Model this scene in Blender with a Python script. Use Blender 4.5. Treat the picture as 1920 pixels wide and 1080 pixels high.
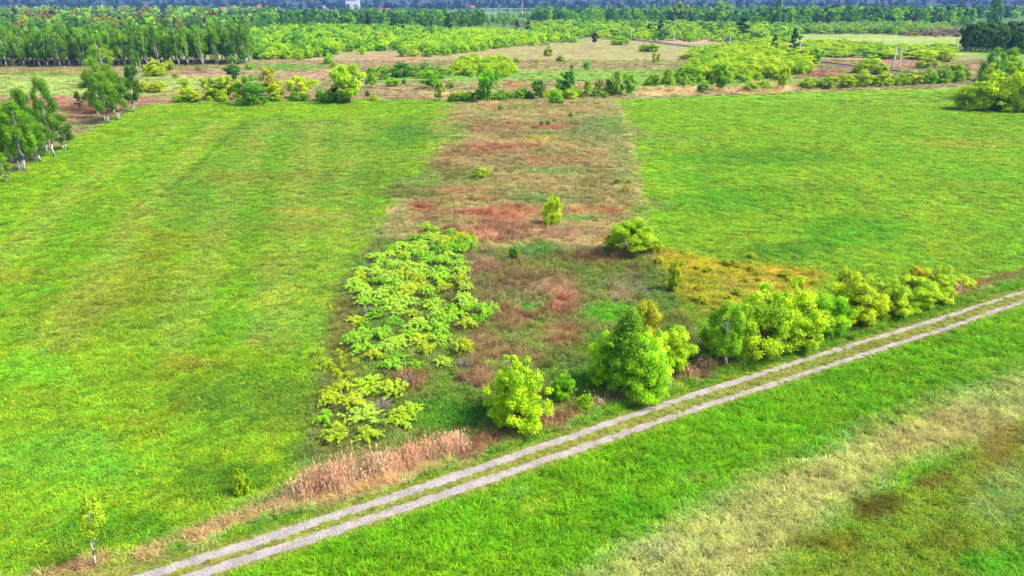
import bpy, math, random
import numpy as np
from mathutils import Vector

random.seed(7)
R = np.random.default_rng(11)
for o in list(bpy.data.objects):
    bpy.data.objects.remove(o)
SC = bpy.context.scene
ROOT = SC.collection

# ------------------------------------------------------------------ camera, world, sun, exposure
H, F, HORIZON = 32.0, 1300.0, 0.0            # drone height (m), focal length and horizon row of the 1920x1080 photo
TH = math.atan((540 - HORIZON) / F)
cd = bpy.data.cameras.new("camera")
cam = bpy.data.objects.new("camera", cd); ROOT.objects.link(cam)
cam.location = (0, 0, H); cam.rotation_euler = (math.pi / 2 - TH, 0, 0)
cd.sensor_width = 36; cd.lens = 36 * F / 1920; cd.clip_start = 0.5; cd.clip_end = 20000
SC.camera = cam

SUN_EL, SUN_AZ = math.radians(50), math.radians(98)   # azimuth from +Y towards +X
w = bpy.data.worlds.new("World"); SC.world = w; w.use_nodes = True
nt = w.node_tree; bg = nt.nodes['Background']
sky = nt.nodes.new('ShaderNodeTexSky'); sky.sky_type = 'NISHITA'; sky.sun_disc = False
sky.sun_elevation = SUN_EL; sky.sun_rotation = SUN_AZ
nt.links.new(sky.outputs[0], bg.inputs[0]); bg.inputs[1].default_value = 0.14
sl = bpy.data.lights.new("sun", 'SUN'); sl.energy = 3.9; sl.angle = math.radians(20); sl.color = (1.0, 0.95, 0.86)
so = bpy.data.objects.new("sun", sl); ROOT.objects.link(so)
S = Vector((math.cos(SUN_EL) * math.sin(SUN_AZ), math.cos(SUN_EL) * math.cos(SUN_AZ), math.sin(SUN_EL)))
so.rotation_mode = 'QUATERNION'; so.rotation_quaternion = S.to_track_quat('Z', 'Y'); so.location = (60, 60, 120)
SC.view_settings.view_transform = 'Standard'; SC.view_settings.look = 'None'
SC.view_settings.exposure = 1.33; SC.view_settings.gamma = 1.0

# ------------------------------------------------------------------ survey helpers: photo measurements -> metres on the ground
CT, ST = math.cos(TH), math.sin(TH)
def at(px, py):
    u = (px - 960) / F; v = (540 - py) / F
    t = H / (ST - v * CT)
    return np.array([u * t, (CT + v * ST) * t])
def height_at(Y, top):
    vt = (540 - top) / F
    return H + Y * (vt * CT - ST) / (CT + vt * ST)
def scale_at(Y):                               # photo pixels per metre across, on the ground
    return F / (Y * CT + H * ST)

def s2l(c):
    c = np.asarray(c, float) / 255
    return np.where(c <= 0.04045, c / 12.92, ((c + 0.055) / 1.055) ** 2.4)

def vnoise(x, y, seed=0):
    x = np.asarray(x, float); y = np.asarray(y, float)
    ix = np.floor(x).astype(np.int64); iy = np.floor(y).astype(np.int64)
    fx = x - ix; fy = y - iy; fx = fx * fx * (3 - 2 * fx); fy = fy * fy * (3 - 2 * fy)
    def h(a, b):
        n = (a * 374761393 + b * 668265263 + seed * 1274126177) & 0xffffffff
        n = ((n ^ (n >> 13)) * 1274126177) & 0xffffffff
        n = ((n ^ (n >> 16)) * 2246822519) & 0xffffffff
        return (n ^ (n >> 15)) / 4294967295.0
    return (h(ix, iy) * (1 - fx) + h(ix + 1, iy) * fx) * (1 - fy) + (h(ix, iy + 1) * (1 - fx) + h(ix + 1, iy + 1) * fx) * fy
def fbm(x, y, seed=0, octv=4):
    s = 0; a = 0.5; t = 0
    for k in range(octv):
        s = s + a * vnoise(x * 2 ** k + 17.3 * k, y * 2 ** k - 9.1 * k, seed + k); t += a; a *= 0.55
    return s / t

# ------------------------------------------------------------------ object helpers
def tag(o, label=None, cat=None, group=None, kind=None):
    if label: o['label'] = label
    if cat: o['category'] = cat
    if group: o['group'] = group
    if kind: o['kind'] = kind
    return o
def add(name, data, parent=None):
    o = bpy.data.objects.new(name, data); ROOT.objects.link(o)
    if parent: o.parent = parent
    return o
def mesh_np(name, V, Fq, mat, var=None, smooth=False):
    """mesh from a vertex array and an (n,3|4) face array"""
    me = bpy.data.meshes.new(name)
    V = np.ascontiguousarray(V, dtype=np.float32); Fq = np.ascontiguousarray(Fq, dtype=np.int32)
    n, k = Fq.shape
    me.vertices.add(len(V)); me.vertices.foreach_set('co', V.ravel())
    me.loops.add(n * k); me.loops.foreach_set('vertex_index', Fq.ravel())
    me.polygons.add(n)
    me.polygons.foreach_set('loop_start', np.arange(0, n * k, k, dtype=np.int32))
    me.polygons.foreach_set('loop_total', np.full(n, k, dtype=np.int32))
    if smooth: me.polygons.foreach_set('use_smooth', np.ones(n, dtype=bool))
    if var is not None:
        a = me.attributes.new('var', 'FLOAT', 'FACE'); a.data.foreach_set('value', np.asarray(var, dtype=np.float32))
    me.update(calc_edges=True); me.validate()
    if mat: me.materials.append(mat)
    return me
class MB:
    def __init__(s): s.v = []; s.f = []
    def box(s, x0, y0, z0, x1, y1, z1):
        b = len(s.v)
        s.v += [(x0,y0,z0),(x1,y0,z0),(x1,y1,z0),(x0,y1,z0),(x0,y0,z1),(x1,y0,z1),(x1,y1,z1),(x0,y1,z1)]
        s.f += [tuple(b + i for i in q) for q in ((0,3,2,1),(4,5,6,7),(0,1,5,4),(1,2,6,5),(2,3,7,6),(3,0,4,7))]
    def tube(s, pts, rad, n=6):
        b = len(s.v); m = len(pts)
        for i, p in enumerate(pts):
            p = Vector(p); a = Vector(pts[max(i-1,0)]); c = Vector(pts[min(i+1,m-1)])
            d = (c - a).normalized(); e = d.cross(Vector((0.31,0.95,0.05))).normalized(); g = d.cross(e)
            r = rad[i] if hasattr(rad, '__len__') else rad
            for k in range(n):
                t = 2 * math.pi * k / n
                s.v.append(tuple(p + (e * math.cos(t) + g * math.sin(t)) * r))
        for i in range(m-1):
            for k in range(n):
                k2 = (k+1) % n
                s.f.append((b+i*n+k, b+i*n+k2, b+(i+1)*n+k2, b+(i+1)*n+k))
        s.f.append(tuple(b+(m-1)*n+k for k in range(n))); s.f.append(tuple(b+n-1-k for k in range(n)))
    def prism(s, x0, x1, yh, z0, z1):            # gable roof, ridge along x
        b = len(s.v)
        s.v += [(x0,-yh,z0),(x1,-yh,z0),(x1,yh,z0),(x0,yh,z0),(x0,0,z1),(x1,0,z1)]
        s.f += [tuple(b+i for i in q) for q in ((0,3,2,1),(0,1,5,4),(2,3,4,5),(1,2,5),(3,0,4))]
    def mesh(s, name, mat, smooth=False):
        me = bpy.data.meshes.new(name); me.from_pydata(s.v, [], s.f); me.update()
        if smooth: me.polygons.foreach_set('use_smooth', [True]*len(me.polygons))
        me.materials.append(mat); return me

# ------------------------------------------------------------------ materials
def newmat(name):
    m = bpy.data.materials.new(name); m.use_nodes = True
    t = m.node_tree; t.nodes.clear()
    return m, t, t.nodes.new, t.links.new
def simple(name, col, rough=0.85, noise=0.25, scale=6.0, stretch=None):
    m, t, N, L = newmat(name)
    out = N('ShaderNodeOutputMaterial'); b = N('ShaderNodeBsdfPrincipled'); b.inputs['Roughness'].default_value = rough
    b.inputs['Specular IOR Level'].default_value = 0.2
    tc = N('ShaderNodeTexCoord'); nz = N('ShaderNodeTexNoise'); nz.inputs['Scale'].default_value = scale; nz.inputs['Detail'].default_value = 5
    if stretch:
        mp = N('ShaderNodeMapping'); mp.inputs['Scale'].default_value = stretch
        L(tc.outputs['Object'], mp.inputs[0]); L(mp.outputs[0], nz.inputs['Vector'])
    else: L(tc.outputs['Object'], nz.inputs['Vector'])
    mr = N('ShaderNodeMapRange'); mr.inputs[1].default_value = 0.3; mr.inputs[2].default_value = 0.7
    mr.inputs[3].default_value = 1 - noise; mr.inputs[4].default_value = 1 + noise
    L(nz.outputs[0], mr.inputs[0])
    mx = N('ShaderNodeVectorMath'); mx.operation = 'SCALE'; mx.inputs[0].default_value = col
    L(mr.outputs[0], mx.inputs['Scale']); L(mx.outputs[0], b.inputs['Base Color']); L(b.outputs[0], out.inputs[0])
    return m
def leaf_material(name, source, transl=0.35, lo=0.55, hi=1.5, hue=0.035, spec=0.25):
    """leaf or blade: its own colour (object colour, or the tuft's colour) varied leaf by leaf; some light passes through"""
    m, t, N, L = newmat(name)
    out = N('ShaderNodeOutputMaterial')
    if source == 'object':
        oi = N('ShaderNodeObjectInfo'); base = oi.outputs['Color']
    else:
        ai = N('ShaderNodeAttribute'); ai.attribute_type = 'INSTANCER'; ai.attribute_name = 'Col'; base = ai.outputs['Color']
    va = N('ShaderNodeAttribute'); va.attribute_type = 'GEOMETRY'; va.attribute_name = 'var'
    mr = N('ShaderNodeMapRange'); mr.inputs[3].default_value = lo; mr.inputs[4].default_value = hi
    L(va.outputs['Fac'], mr.inputs[0])
    mh = N('ShaderNodeMapRange'); mh.inputs[3].default_value = 0.5 + hue; mh.inputs[4].default_value = 0.5 - hue
    L(va.outputs['Fac'], mh.inputs[0])
    hs = N('ShaderNodeHueSaturation'); L(base, hs.inputs['Color']); L(mh.outputs[0], hs.inputs['Hue']); L(mr.outputs[0], hs.inputs['Value'])
    b = N('ShaderNodeBsdfPrincipled'); b.inputs['Roughness'].default_value = 0.6; b.inputs['Specular IOR Level'].default_value = spec
    tr = N('ShaderNodeBsdfTranslucent'); mx = N('ShaderNodeMixShader'); mx.inputs[0].default_value = transl
    L(hs.outputs[0], b.inputs['Base Color']); L(hs.outputs[0], tr.inputs['Color'])
    L(b.outputs[0], mx.inputs[1]); L(tr.outputs[0], mx.inputs[2]); L(mx.outputs[0], out.inputs[0])
    return m
M = {}
M['leaf'] = leaf_material('leaf', 'object', 0.45, 0.5, 1.55, 0.03, 0.2)
M['blade'] = leaf_material('grass_blade', 'instancer', 0.35, 0.5, 1.5, 0.03, 0.15)
M['dead'] = leaf_material('dead_grass_blade', 'instancer', 0.2, 0.55, 1.5, 0.012, 0.1)
M['bark'] = simple('bark', (0.10, 0.075, 0.05), 0.9, 0.4, 8)
M['twig'] = simple('grey_twig', (0.26, 0.21, 0.17), 0.9, 0.3, 8)
def birch_bark():
    m, t, N, L = newmat('birch_bark')
    out = N('ShaderNodeOutputMaterial'); b = N('ShaderNodeBsdfPrincipled'); b.inputs['Roughness'].default_value = 0.75
    tc = N('ShaderNodeTexCoord'); mp = N('ShaderNodeMapping'); mp.inputs['Scale'].default_value = (2.5, 2.5, 4.5)
    nz = N('ShaderNodeTexNoise'); nz.inputs['Scale'].default_value = 1.6; nz.inputs['Detail'].default_value = 4
    cr = N('ShaderNodeValToRGB'); cr.color_ramp.elements[0].position = 0.40; cr.color_ramp.elements[0].color = (0.06,0.05,0.045,1)
    cr.color_ramp.elements[1].position = 0.50; cr.color_ramp.elements[1].color = (0.52,0.49,0.45,1)
    L(tc.outputs['Object'], mp.inputs[0]); L(mp.outputs[0], nz.inputs['Vector']); L(nz.outputs[0], cr.inputs[0])
    L(cr.outputs[0], b.inputs['Base Color']); L(b.outputs[0], out.inputs[0]); return m
M['birch'] = birch_bark()
M['concrete'] = simple('pale_concrete', (0.42, 0.41, 0.40), 0.8, 0.12, 3)
M['white_steel'] = simple('white_steel', (0.62, 0.62, 0.62), 0.5, 0.06, 3)
M['rust'] = simple('rusty_rail', (0.08, 0.035, 0.025), 0.7, 0.3, 2)
M['ballast'] = simple('ballast', (0.17, 0.12, 0.10), 0.95, 0.4, 12)
M['wood'] = simple('weathered_wood', (0.10, 0.09, 0.08), 0.9, 0.3, 5)
M['white_wall'] = simple('white_render', (0.66, 0.65, 0.63), 0.85, 0.06, 2)
M['cream_wall'] = simple('cream_render', (0.55, 0.50, 0.40), 0.85, 0.08, 2)
M['red_roof'] = simple('red_tile', (0.36, 0.09, 0.06), 0.8, 0.2, 2)
M['dark_roof'] = simple('dark_tile', (0.07, 0.06, 0.065), 0.8, 0.2, 2)
M['glass'] = simple('window_glass', (0.04, 0.05, 0.07), 0.2, 0.1, 2)
M['red_paint'] = simple('red_paint', (0.45, 0.05, 0.04), 0.6, 0.05, 2)

# ------------------------------------------------------------------ the ground map: patches measured in the photo, kept in metres
GG = 1.75                                         # scene light: seen (linear) colour / GG = albedo
def seen(c, g=None, dead=None):
    v = s2l(c) / (g or GG)
    if dead is not None and dead > 0.3:           # dry stalks: paler and greyer than the shaded mat they make
        v = (v*0.84 + v.mean()*0.16) * (1.1 + 0.3*dead) * np.array([1.0, 1.04, 0.72])
    return v
def poly(pts): return np.array([at(*p) for p in pts])
PATCH = []
def P_poly(pts, col, soft=1.5, wob=2.0, k=1.0, h=None, dead=None):
    PATCH.append(('p', poly(pts), seen(col, None, dead), soft, wob, k, h, dead))
def P_ell(cx, cy, rx, ry, col, k=1.0, h=None, dead=None, ang=0.0, br=0.5):
    ca, sa = math.cos(math.radians(ang)), math.sin(math.radians(ang))
    c = at(cx, cy)
    e1 = (at(cx + rx*ca, cy - rx*sa) - at(cx - rx*ca, cy + rx*sa)) / 2
    e2 = (at(cx + ry*sa, cy + ry*ca) - at(cx - ry*sa, cy - ry*ca)) / 2
    PATCH.append(('e', c, np.linalg.inv(np.array([e1, e2]).T), seen(col, None, dead), br, k, h, dead))
def P_line(pts, width, col, k=1.0, h=None, dead=None, wob=0.6, soft=0.4):
    PATCH.append(('l', poly(pts), width, seen(col, None, dead), wob, soft, k, h, dead))
def seg_dist(X, Y, a, b):
    d = b - a; t = np.clip(((X-a[0])*d[0] + (Y-a[1])*d[1]) / (d@d), 0, 1)
    return np.hypot(X - a[0] - t*d[0], Y - a[1] - t*d[1])
def poly_sd(X, Y, P):
    D = np.full(X.shape, 1e9); inside = np.zeros(X.shape, bool)
    for i in range(len(P)):
        a, b = P[i], P[(i+1) % len(P)]
        D = np.minimum(D, seg_dist(X, Y, a, b))
        c = (a[1] > Y) != (b[1] > Y)
        with np.errstate(divide='ignore', invalid='ignore'):
            xi = (b[0]-a[0]) * (Y-a[1]) / (b[1]-a[1] if b[1] != a[1] else 1e-9) + a[0]
        inside ^= c & (X < xi)
    return np.where(inside, -D, D)
def sstep(a, b, x):
    t = np.clip((x - a) / (b - a), 0, 1); return t*t*(3-2*t)
def zone(X, Y):
    """albedo rgb, grass height, deadness at ground points"""
    X = np.asarray(X, float); Y = np.asarray(Y, float)
    C = np.tile(seen((160,160,95)), (len(X), 1)); Hh = np.full(len(X), 0.3); Dd = np.zeros(len(X))
    C += (seen((104,136,58)) - C) * sstep(650, 900, Y)[:,None]
    n1 = fbm(X/14, Y/14, 3) - 0.5; n2 = fbm(X/3.2, Y/3.2, 9) - 0.5; n3 = fbm(X/0.9, Y/0.9, 21, 3) - 0.5
    far = np.clip(np.hypot(X, Y) / 120, 0.35, 6)
    for p in PATCH:
        if p[0] == 'p':
            _, P, col, soft, wob, k, h, dd = p
            lo = P.min(0) - 3*soft*6 - 10; hi = P.max(0) + 3*soft*6 + 10
            idx = np.where((X>lo[0])&(X<hi[0])&(Y>lo[1])&(Y<hi[1]))[0]
            if not len(idx): continue
            s = poly_sd(X[idx], Y[idx], P) + wob*(n1[idx]*2 + n2[idx])*np.minimum(far[idx], 3)
            wt = k * (1 - sstep(-soft, soft, s / np.clip(far[idx], 1, 3)))
        elif p[0] == 'e':
            _, c, A, col, br, k, h, dd = p
            q = A @ np.array([X - c[0], Y - c[1]]); r = np.hypot(q[0], q[1])
            idx = np.where(r < 1.6)[0]
            if not len(idx): continue
            bb = br if dd is None or dd < .6 else br*2.0
            r = r[idx] + bb*(n1[idx]*1.2 + n2[idx]*1.6 + n3[idx]*1.0)
            wt = k * (1 - sstep(0.5, 1.15, r))
        else:
            _, P, wd, col, wob, soft, k, h, dd = p
            D = np.full(len(X), 1e9)
            for i in range(len(P)-1): D = np.minimum(D, seg_dist(X, Y, P[i], P[i+1]))
            idx = np.where(D < wd*2 + 3)[0]
            if not len(idx): continue
            d = D[idx] + wob*(n2[idx]*2 + n3[idx])
            wt = k * (1 - sstep(wd/2 - soft, wd/2 + soft, d))
        C[idx] += (col - C[idx]) * wt[:, None]
        if h is not None: Hh[idx] += (h - Hh[idx]) * wt
        if dd is not None: Dd[idx] += (dd - Dd[idx]) * wt
    # natural mottling: lusher, yellower and drier clumps
    m = 1 + 0.26*n1 + 0.3*n2 + 0.5*n3
    C = C * np.clip(m, 0.55, 1.6)[:, None]
    y = np.clip(fbm(X/6, Y/6, 33) - 0.5, -0.4, 0.4)
    C[:, 0] *= 1 + 0.55*y; C[:, 2] *= 1 + 0.4*y
    return np.clip(C, 0.002, 0.8), Hh, Dd

GREEN = (134,180,26); LUSH = (112,180,18); OLIVE = (132,152,32); STRAW = (184,178,108); BROWN = (158,122,74); RED = (172,108,62); PINK = (184,150,106)
# --- beyond the meadows
P_poly([(-600,160),(440,160),(470,130),(-600,130)], (172,150,102), 3, 3)
P_poly([(-600,182),(340,182),(430,160),(440,142),(-600,142)], (166,186,92), 3, 2)
P_ell(90,138,110,4,(136,160,52)); P_ell(390,142,60,3.5,(200,170,140)); 
P_poly([(-600,205),(330,200),(330,181),(-600,183)], PINK, 1, 2)
P_ell(170,208,60,16,(142,108,70)); P_ell(150,222,60,8,(190,160,110))
P_poly([(330,192),(860,190),(870,172),(330,172)], (176,150,104), 3, 3)
P_poly([(460,155),(700,150),(760,120),(960,118),(960,88),(700,100),(460,112)], (172,160,104), 3, 3)
P_ell(540,126,80,5,(118,168,44)); P_ell(610,142,70,8,(196,164,124))
P_poly([(960,130),(1270,132),(1280,80),(1100,78),(960,90)], (168,162,98), 4, 4)
for e in ((1010,112,50,7),(1180,126,60,5),(1240,98,40,6),(1080,98,50,5),(985,128,40,7),(1290,75,50,4),(1120,90,40,4)): P_ell(*e, (170,148,102), 0.8)
P_poly([(690,153),(1290,150),(1290,131),(960,133),(700,142)], (142,180,66), 3, 3)
P_ell(560,108,90,5,(176,154,106)); P_ell(720,110,80,6,(188,146,112))
P_poly([(690,176),(1160,176),(1160,156),(690,156)], (172,158,102), 3, 3)
P_ell(860,175,90,5,(200,184,112)); P_ell(965,160,30,8,RED,0.7)
P_poly([(1160,168),(1500,160),(1500,140),(1160,152)], (140,176,64), 3, 3)
P_poly([(1180,182),(1420,176),(1500,170),(1500,160),(1190,168)], (190,160,116), 1, 2, h=0.7, dead=0.8)
P_ell(1425,155,40,3,(214,190,120))
P_poly([(1440,150),(1920,150),(1920,112),(1440,108)], (160,152,92), 3, 3)
P_ell(1545,138,60,8,(160,124,86)); P_ell(1690,118,90,7,(190,152,118)); P_ell(1310,76,70,5,(200,166,140)); P_ell(1800,126,50,8,(190,156,120))
P_ell(1370,76,50,4,(198,160,134)); P_ell(1590,108,50,4,(184,160,116))
P_poly([(1480,100),(1700,104),(2400,110),(2400,70),(1780,66),(1480,64)], (160,180,86), 3, 2)
P_ell(1760,92,90,6,(128,168,62)); P_ell(1900,100,80,8,(118,168,52)); P_ell(1660,74,120,3,(178,182,104))
P_ell(1760,62,60,6,(170,140,118)); P_ell(1560,68,60,3,(150,176,84))
P_ell(900,57,60,4,(186,152,112)); P_ell(985,66,60,3,(164,184,100)); P_ell(500,58,45,3,(150,190,86))
P_ell(1040,62,40,2.5,(196,166,136))
# --- left meadow
P_poly([(-900,380),(0,338),(130,262),(255,203),(330,193),(700,186),(862,186),(838,262),(800,320),(735,400),(690,470),(650,560),(610,680),(590,800),(560,900),(430,965),(200,1060),(60,1090),(-900,1200)], GREEN, 0.8, 1.0, h=0.22, dead=0)
P_poly([(255,415),(462,228),(480,224),(800,224),(760,330),(700,420),(420,460)], (120,164,38), 2.5, 2, 0.8)
P_line([(255,415),(330,346),(462,228)], 1.6, (88,140,24), 0.7, wob=0.8)
P_ell(300,530,230,40,(146,168,40),0.6,ang=12); P_ell(340,460,120,26,(140,150,34),0.55,ang=10); P_ell(230,600,150,45,(140,160,36),0.5,ang=20)
P_ell(440,330,110,16,(140,148,44),0.7); P_ell(560,395,80,8,(170,170,60),0.7); P_ell(520,430,90,10,(146,140,44),0.6)
P_ell(620,408,50,6,(188,170,84),0.8); P_ell(200,570,70,12,(116,130,26),0.45); P_ell(300,440,50,9,(128,132,32),0.5)
P_ell(350,680,60,16,(160,156,54),0.45); P_ell(60,520,90,18,(150,165,30),0.7); P_ell(520,600,160,40,(98,178,34),0.6)
P_ell(560,330,120,14,(118,140,40),0.6); P_ell(500,250,90,10,(134,164,52),0.7); P_ell(770,250,50,22,(86,152,34),0.7)
P_ell(480,760,140,60,(98,142,34),0.6); P_ell(60,690,110,40,(110,190,30),0.6); P_ell(120,860,160,60,(122,190,44),0.6)
P_ell(420,900,120,40,(76,140,20),0.7); P_ell(230,990,140,40,(80,158,18),0.7); P_ell(570,850,60,40,(84,140,28),0.7)
P_ell(90,290,90,10,(96,176,30),0.5)
for i, (xa, xb) in enumerate(((-160,330),(-20,372),(110,408),(330,500),(420,545),(520,600),(620,664),(40,390),(470,575))):
    P_line([(xa,640),((xa+xb*1.7)/2.7,352),(xb,230)], 5.0 if i < 7 else 1.2, [(158,182,60),(112,166,26),(164,176,66)][i % 3], 0.45, wob=1.2, soft=1.6)
for xa, xb in ((1290,1180),(1420,1240),(1560,1310),(1720,1390)): P_line([(xa,430),((xa+xb)/2,290),(xb,200)], 4.0, (120,186,30), 0.3, wob=1.2, soft=1.6)
# --- right meadow
P_poly([(1152,188),(1300,182),(1500,174),(1800,166),(2600,160),(2600,300),(1960,500),(1800,560),(1560,620),(1330,680),(1260,560),(1235,470),(1205,440),(1196,350),(1176,250)], (134,182,28), 0.8, 0.8, h=0.22, dead=0)
P_ell(1700,188,120,5,(150,166,42),0.8); P_ell(1800,270,130,12,(160,176,48),0.7); P_ell(1400,300,160,22,(90,160,26),0.6)
P_ell(1500,345,60,8,(140,176,40),0.7); P_ell(1850,330,100,14,(128,184,34),0.6); P_ell(1350,380,130,26,(84,168,24),0.6); P_ell(1600,440,150,36,(86,166,20),0.6)
P_ell(1480,470,120,26,(84,140,24),0.6); P_ell(1260,260,80,14,(136,178,50),0.6); P_ell(1280,330,60,40,(110,184,34),0.5)
# --- fallow strip
P_poly([(862,190),(1152,190),(1176,250),(1196,350),(1205,440),(1220,500),(880,500),(690,440),(735,400),(800,320),(838,262)], (168,150,98), 3.6, 5, h=0.4, dead=0.6)
for e in ((900,230,60,14),(980,250,60,10),(860,330,60,20),(1060,290,60,14),(1160,300,30,60),(1170,400,30,40),(960,350,80,10),(820,380,60,16),(1080,370,80,14)): P_ell(*e, (128,156,66), 0.4, 0.35, 0.1)
P_ell(930,240,80,16,(176,140,90),0.7); P_ell(1120,240,70,26,(128,158,76),0.8,dead=0.1); P_ell(880,285,70,14,(182,134,86),0.7); P_ell(1000,300,130,22,(172,150,92),0.7)
P_ell(1015,262,30,5,(190,178,60),0.8); P_ell(1040,322,100,10,(124,160,70),0.6); P_ell(840,320,70,18,(136,130,64),0.7); P_ell(1120,330,70,30,(156,148,80),0.7)
P_ell(770,360,60,14,(110,138,54),0.7); P_ell(1000,375,60,10,(104,156,54),0.8,dead=0); P_ell(1030,240,60,5,(186,122,82),0.6); P_ell(960,275,60,6,(190,120,80),0.7)
P_ell(1100,395,80,9,(178,112,70),0.7,dead=1); P_ell(1080,412,60,8,(112,168,50),0.8,dead=0)
P_ell(735,395,22,16,(196,150,110),0.9,dead=1)
P_ell(940,408,190,26,(172,130,96),0.6,0.5,0.9); P_ell(790,392,46,15,(172,112,90),0.9,0.6,1); P_ell(900,398,80,10,(172,116,84),0.85,0.6,1,6); P_ell(960,402,70,12,(174,112,80),0.9,0.7,1,6); P_ell(880,376,60,6,(168,104,74),0.8,0.6,1)
P_ell(870,360,70,6,(170,116,82),0.6,0.5,1); P_ell(920,432,90,18,(164,120,92),0.9,0.9,1); P_ell(840,440,40,14,(150,96,68),0.8,0.8,1)
P_ell(920,446,50,10,(176,128,108),1,0.9,1); P_ell(1070,440,70,14,(160,124,98),0.9,0.8,1); P_ell(1150,440,50,10,(156,130,90),0.7,0.6,0.8)
P_line([(1158,190),(1180,260),(1192,330),(1200,420)], 1.6, (186,184,100), 0.75, wob=0.8)
for e in ((1150,230,26,14),(1178,320,20,22),(1196,400,24,20),(1180,440,40,14),(850,250,24,24),(790,330,30,20)): P_ell(*e, (130,172,48), 0.7, 0.25, 0.05, br=1.0)
# --- lower fallow
P_poly([(690,440),(880,470),(1220,480),(1250,540),(1330,660),(1260,720),(1100,780),(900,840),(700,860),(580,850),(600,720),(640,580)], (128,148,58), 2.0, 2, h=0.4, dead=0.3)
for e in ((960,520,110,40),(1060,600,90,60),(930,620,90,60),(1010,560,100,50),(1100,470,120,24),(1180,560,70,40),(900,560,60,60),(980,660,90,40)): P_ell(*e, random.choice([(160,130,98),(156,124,90),(150,134,96)]), 0.36, 0.6, 0.6)
for e in ((860,720,60,40),(830,650,50,40),(1110,650,50,30),(1040,690,40,20),(700,640,60,80),(760,600,90,90)): P_ell(*e, (112,156,42), 0.8, 0.35, 0.05)
P_ell(1000,470,60,14,(104,160,46),0.8,dead=0); P_ell(890,500,40,22,(166,132,108),0.95,0.9,1); P_ell(970,530,90,20,(150,118,84),0.85,0.8,1)
P_ell(1180,545,60,24,(140,128,96),0.9,0.7,1); P_ell(1130,482,70,16,(142,108,76),0.9,0.8,1); P_ell(1050,565,34,26,(174,124,96),0.9,0.9,1)
P_ell(980,550,70,16,(166,130,104),0.7,0.8,1); P_ell(960,600,60,36,(174,128,96),0.85,0.9,1,-20); P_ell(1020,630,60,30,(168,128,92),0.9,0.8,1)
P_ell(900,650,70,34,(158,126,88),0.8,0.7,1); P_ell(960,672,80,20,(150,124,80),0.7,0.6,0.8); P_ell(900,710,40,26,(170,130,104),0.95,1.0,1)
P_ell(1140,588,55,26,(104,190,26),0.85,0.35,0); P_ell(990,578,26,10,(100,180,40),0.9,0.3,0); P_ell(1080,680,60,30,(112,140,50),0.8)
P_ell(1090,720,80,30,(92,156,24),0.9,0.4,0); P_ell(820,780,130,34,(92,160,30),0.95,0.35,0); P_ell(900,770,60,30,(58,130,22),0.8)  # last ellipse: shade left of the round lime bush, painted into the grass colour
P_ell(650,620,34,50,(146,124,66),0.7,0.4,0.7); P_ell(640,700,30,30,(130,140,50),0.6); P_ell(770,715,36,22,(166,118,84),0.95,0.9,1)
P_ell(690,560,50,60,(120,130,56),0.5); P_ell(860,590,40,50,(120,110,50),0.6); P_ell(1240,620,60,50,(114,134,40),0.7)
P_ell(1240,545,50,50,(98,150,30),0.6,0.35,0)
P_poly([(1235,468),(1350,490),(1545,512),(1520,560),(1430,580),(1340,600),(1275,545)], (198,184,50), 1.5, 2.2, 0.9, h=0.3, dead=0.2)
P_ell(1290,500,50,22,(190,190,40),0.7); P_ell(1400,540,70,18,(186,174,76),0.5); P_ell(1500,520,50,12,(188,172,52),0.6); P_ell(1320,580,60,24,(140,156,40),0.7)
# --- verge, ditch, track side
ROADC = [(180,1095),(365,1065),(532,1013),(800,926),(1300,754),(1760,609),(1920,556),(2300,430)]
DITCH = [(-60,1125),(95,1078),(230,1050),(400,992),(520,952),(640,920),(760,885),(880,840),(1000,798),(1100,765),(1200,738),(1300,702),(1400,664),(1480,640),(1600,602),(1700,573),(1800,545),(1920,512),(2300,395)]
P_poly([(-60,1110),(95,1078),(520,952),(880,840),(1200,738),(1480,640),(1800,545),(2300,395),(2300,440),(1920,556),(1300,754),(532,1013),(180,1100)], (116,168,34), 0.4, 0.6, h=0.36, dead=0)
for i in range(0, 26):
    x = 300 + i*64; t = (x-180)/(1920-180); y = np.interp(x, [p[0] for p in DITCH], [p[1] for p in DITCH]) + 16 - 8*t
    P_ell(x + random.uniform(-20,20), y, 34, 7 - 3*t, random.choice([(176,178,110),(150,190,80),(128,170,60),(196,190,130)]), 0.7, 0.4, 0.3, 17)
P_line(DITCH[:8], 1.3, (190,146,112), 0.85, 0.5, 0.9, wob=1.3); P_line([(x+6,y+9) for x,y in DITCH[2:13]], 0.7, (206,176,130), 0.7, 0.6, 0.7, wob=1.6); P_line(DITCH[7:14], 1.5, (146,104,78), 0.85, 0.6, 0.9, wob=1.3); P_line(DITCH[13:], 1.7, (158,112,80), 0.9, 0.55, 0.9, wob=1.1)
# --- field in front of the track
P_poly([(180,1095),(365,1080),(532,1030),(800,943),(1300,770),(1760,622),(1920,566),(2300,440),(3500,500),(3000,1500),(900,1600),(-300,1300)], (116,180,16), 0.4, 0.5, h=0.36, dead=0)
P_poly([(1080,1085),(1240,985),(1420,890),(1600,810),(1930,690),(2400,640),(2400,780),(1930,800),(1700,880),(1560,990),(1430,1085),(1300,1200),(1000,1200)], STRAW, 1.6, 1.8, 0.92, h=0.4, dead=0.35)
P_poly([(1430,1090),(1560,985),(1720,890),(1930,800),(2500,760),(2500,1500),(1300,1500)], (130,160,34), 1.4, 1.6, 0.95, h=0.3, dead=0.1)
P_ell(1500,850,120,30,(120,180,30),0.5,ang=20); P_ell(1300,900,60,16,(150,176,60),0.6); P_ell(1640,950,80,32,(98,82,24),0.85,0.2,0.2,10); P_ell(1740,905,50,22,(120,96,44),0.65,0.2,0.2); P_ell(1890,830,70,40,(158,134,62),0.65,0.25,0.2,30)
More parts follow.
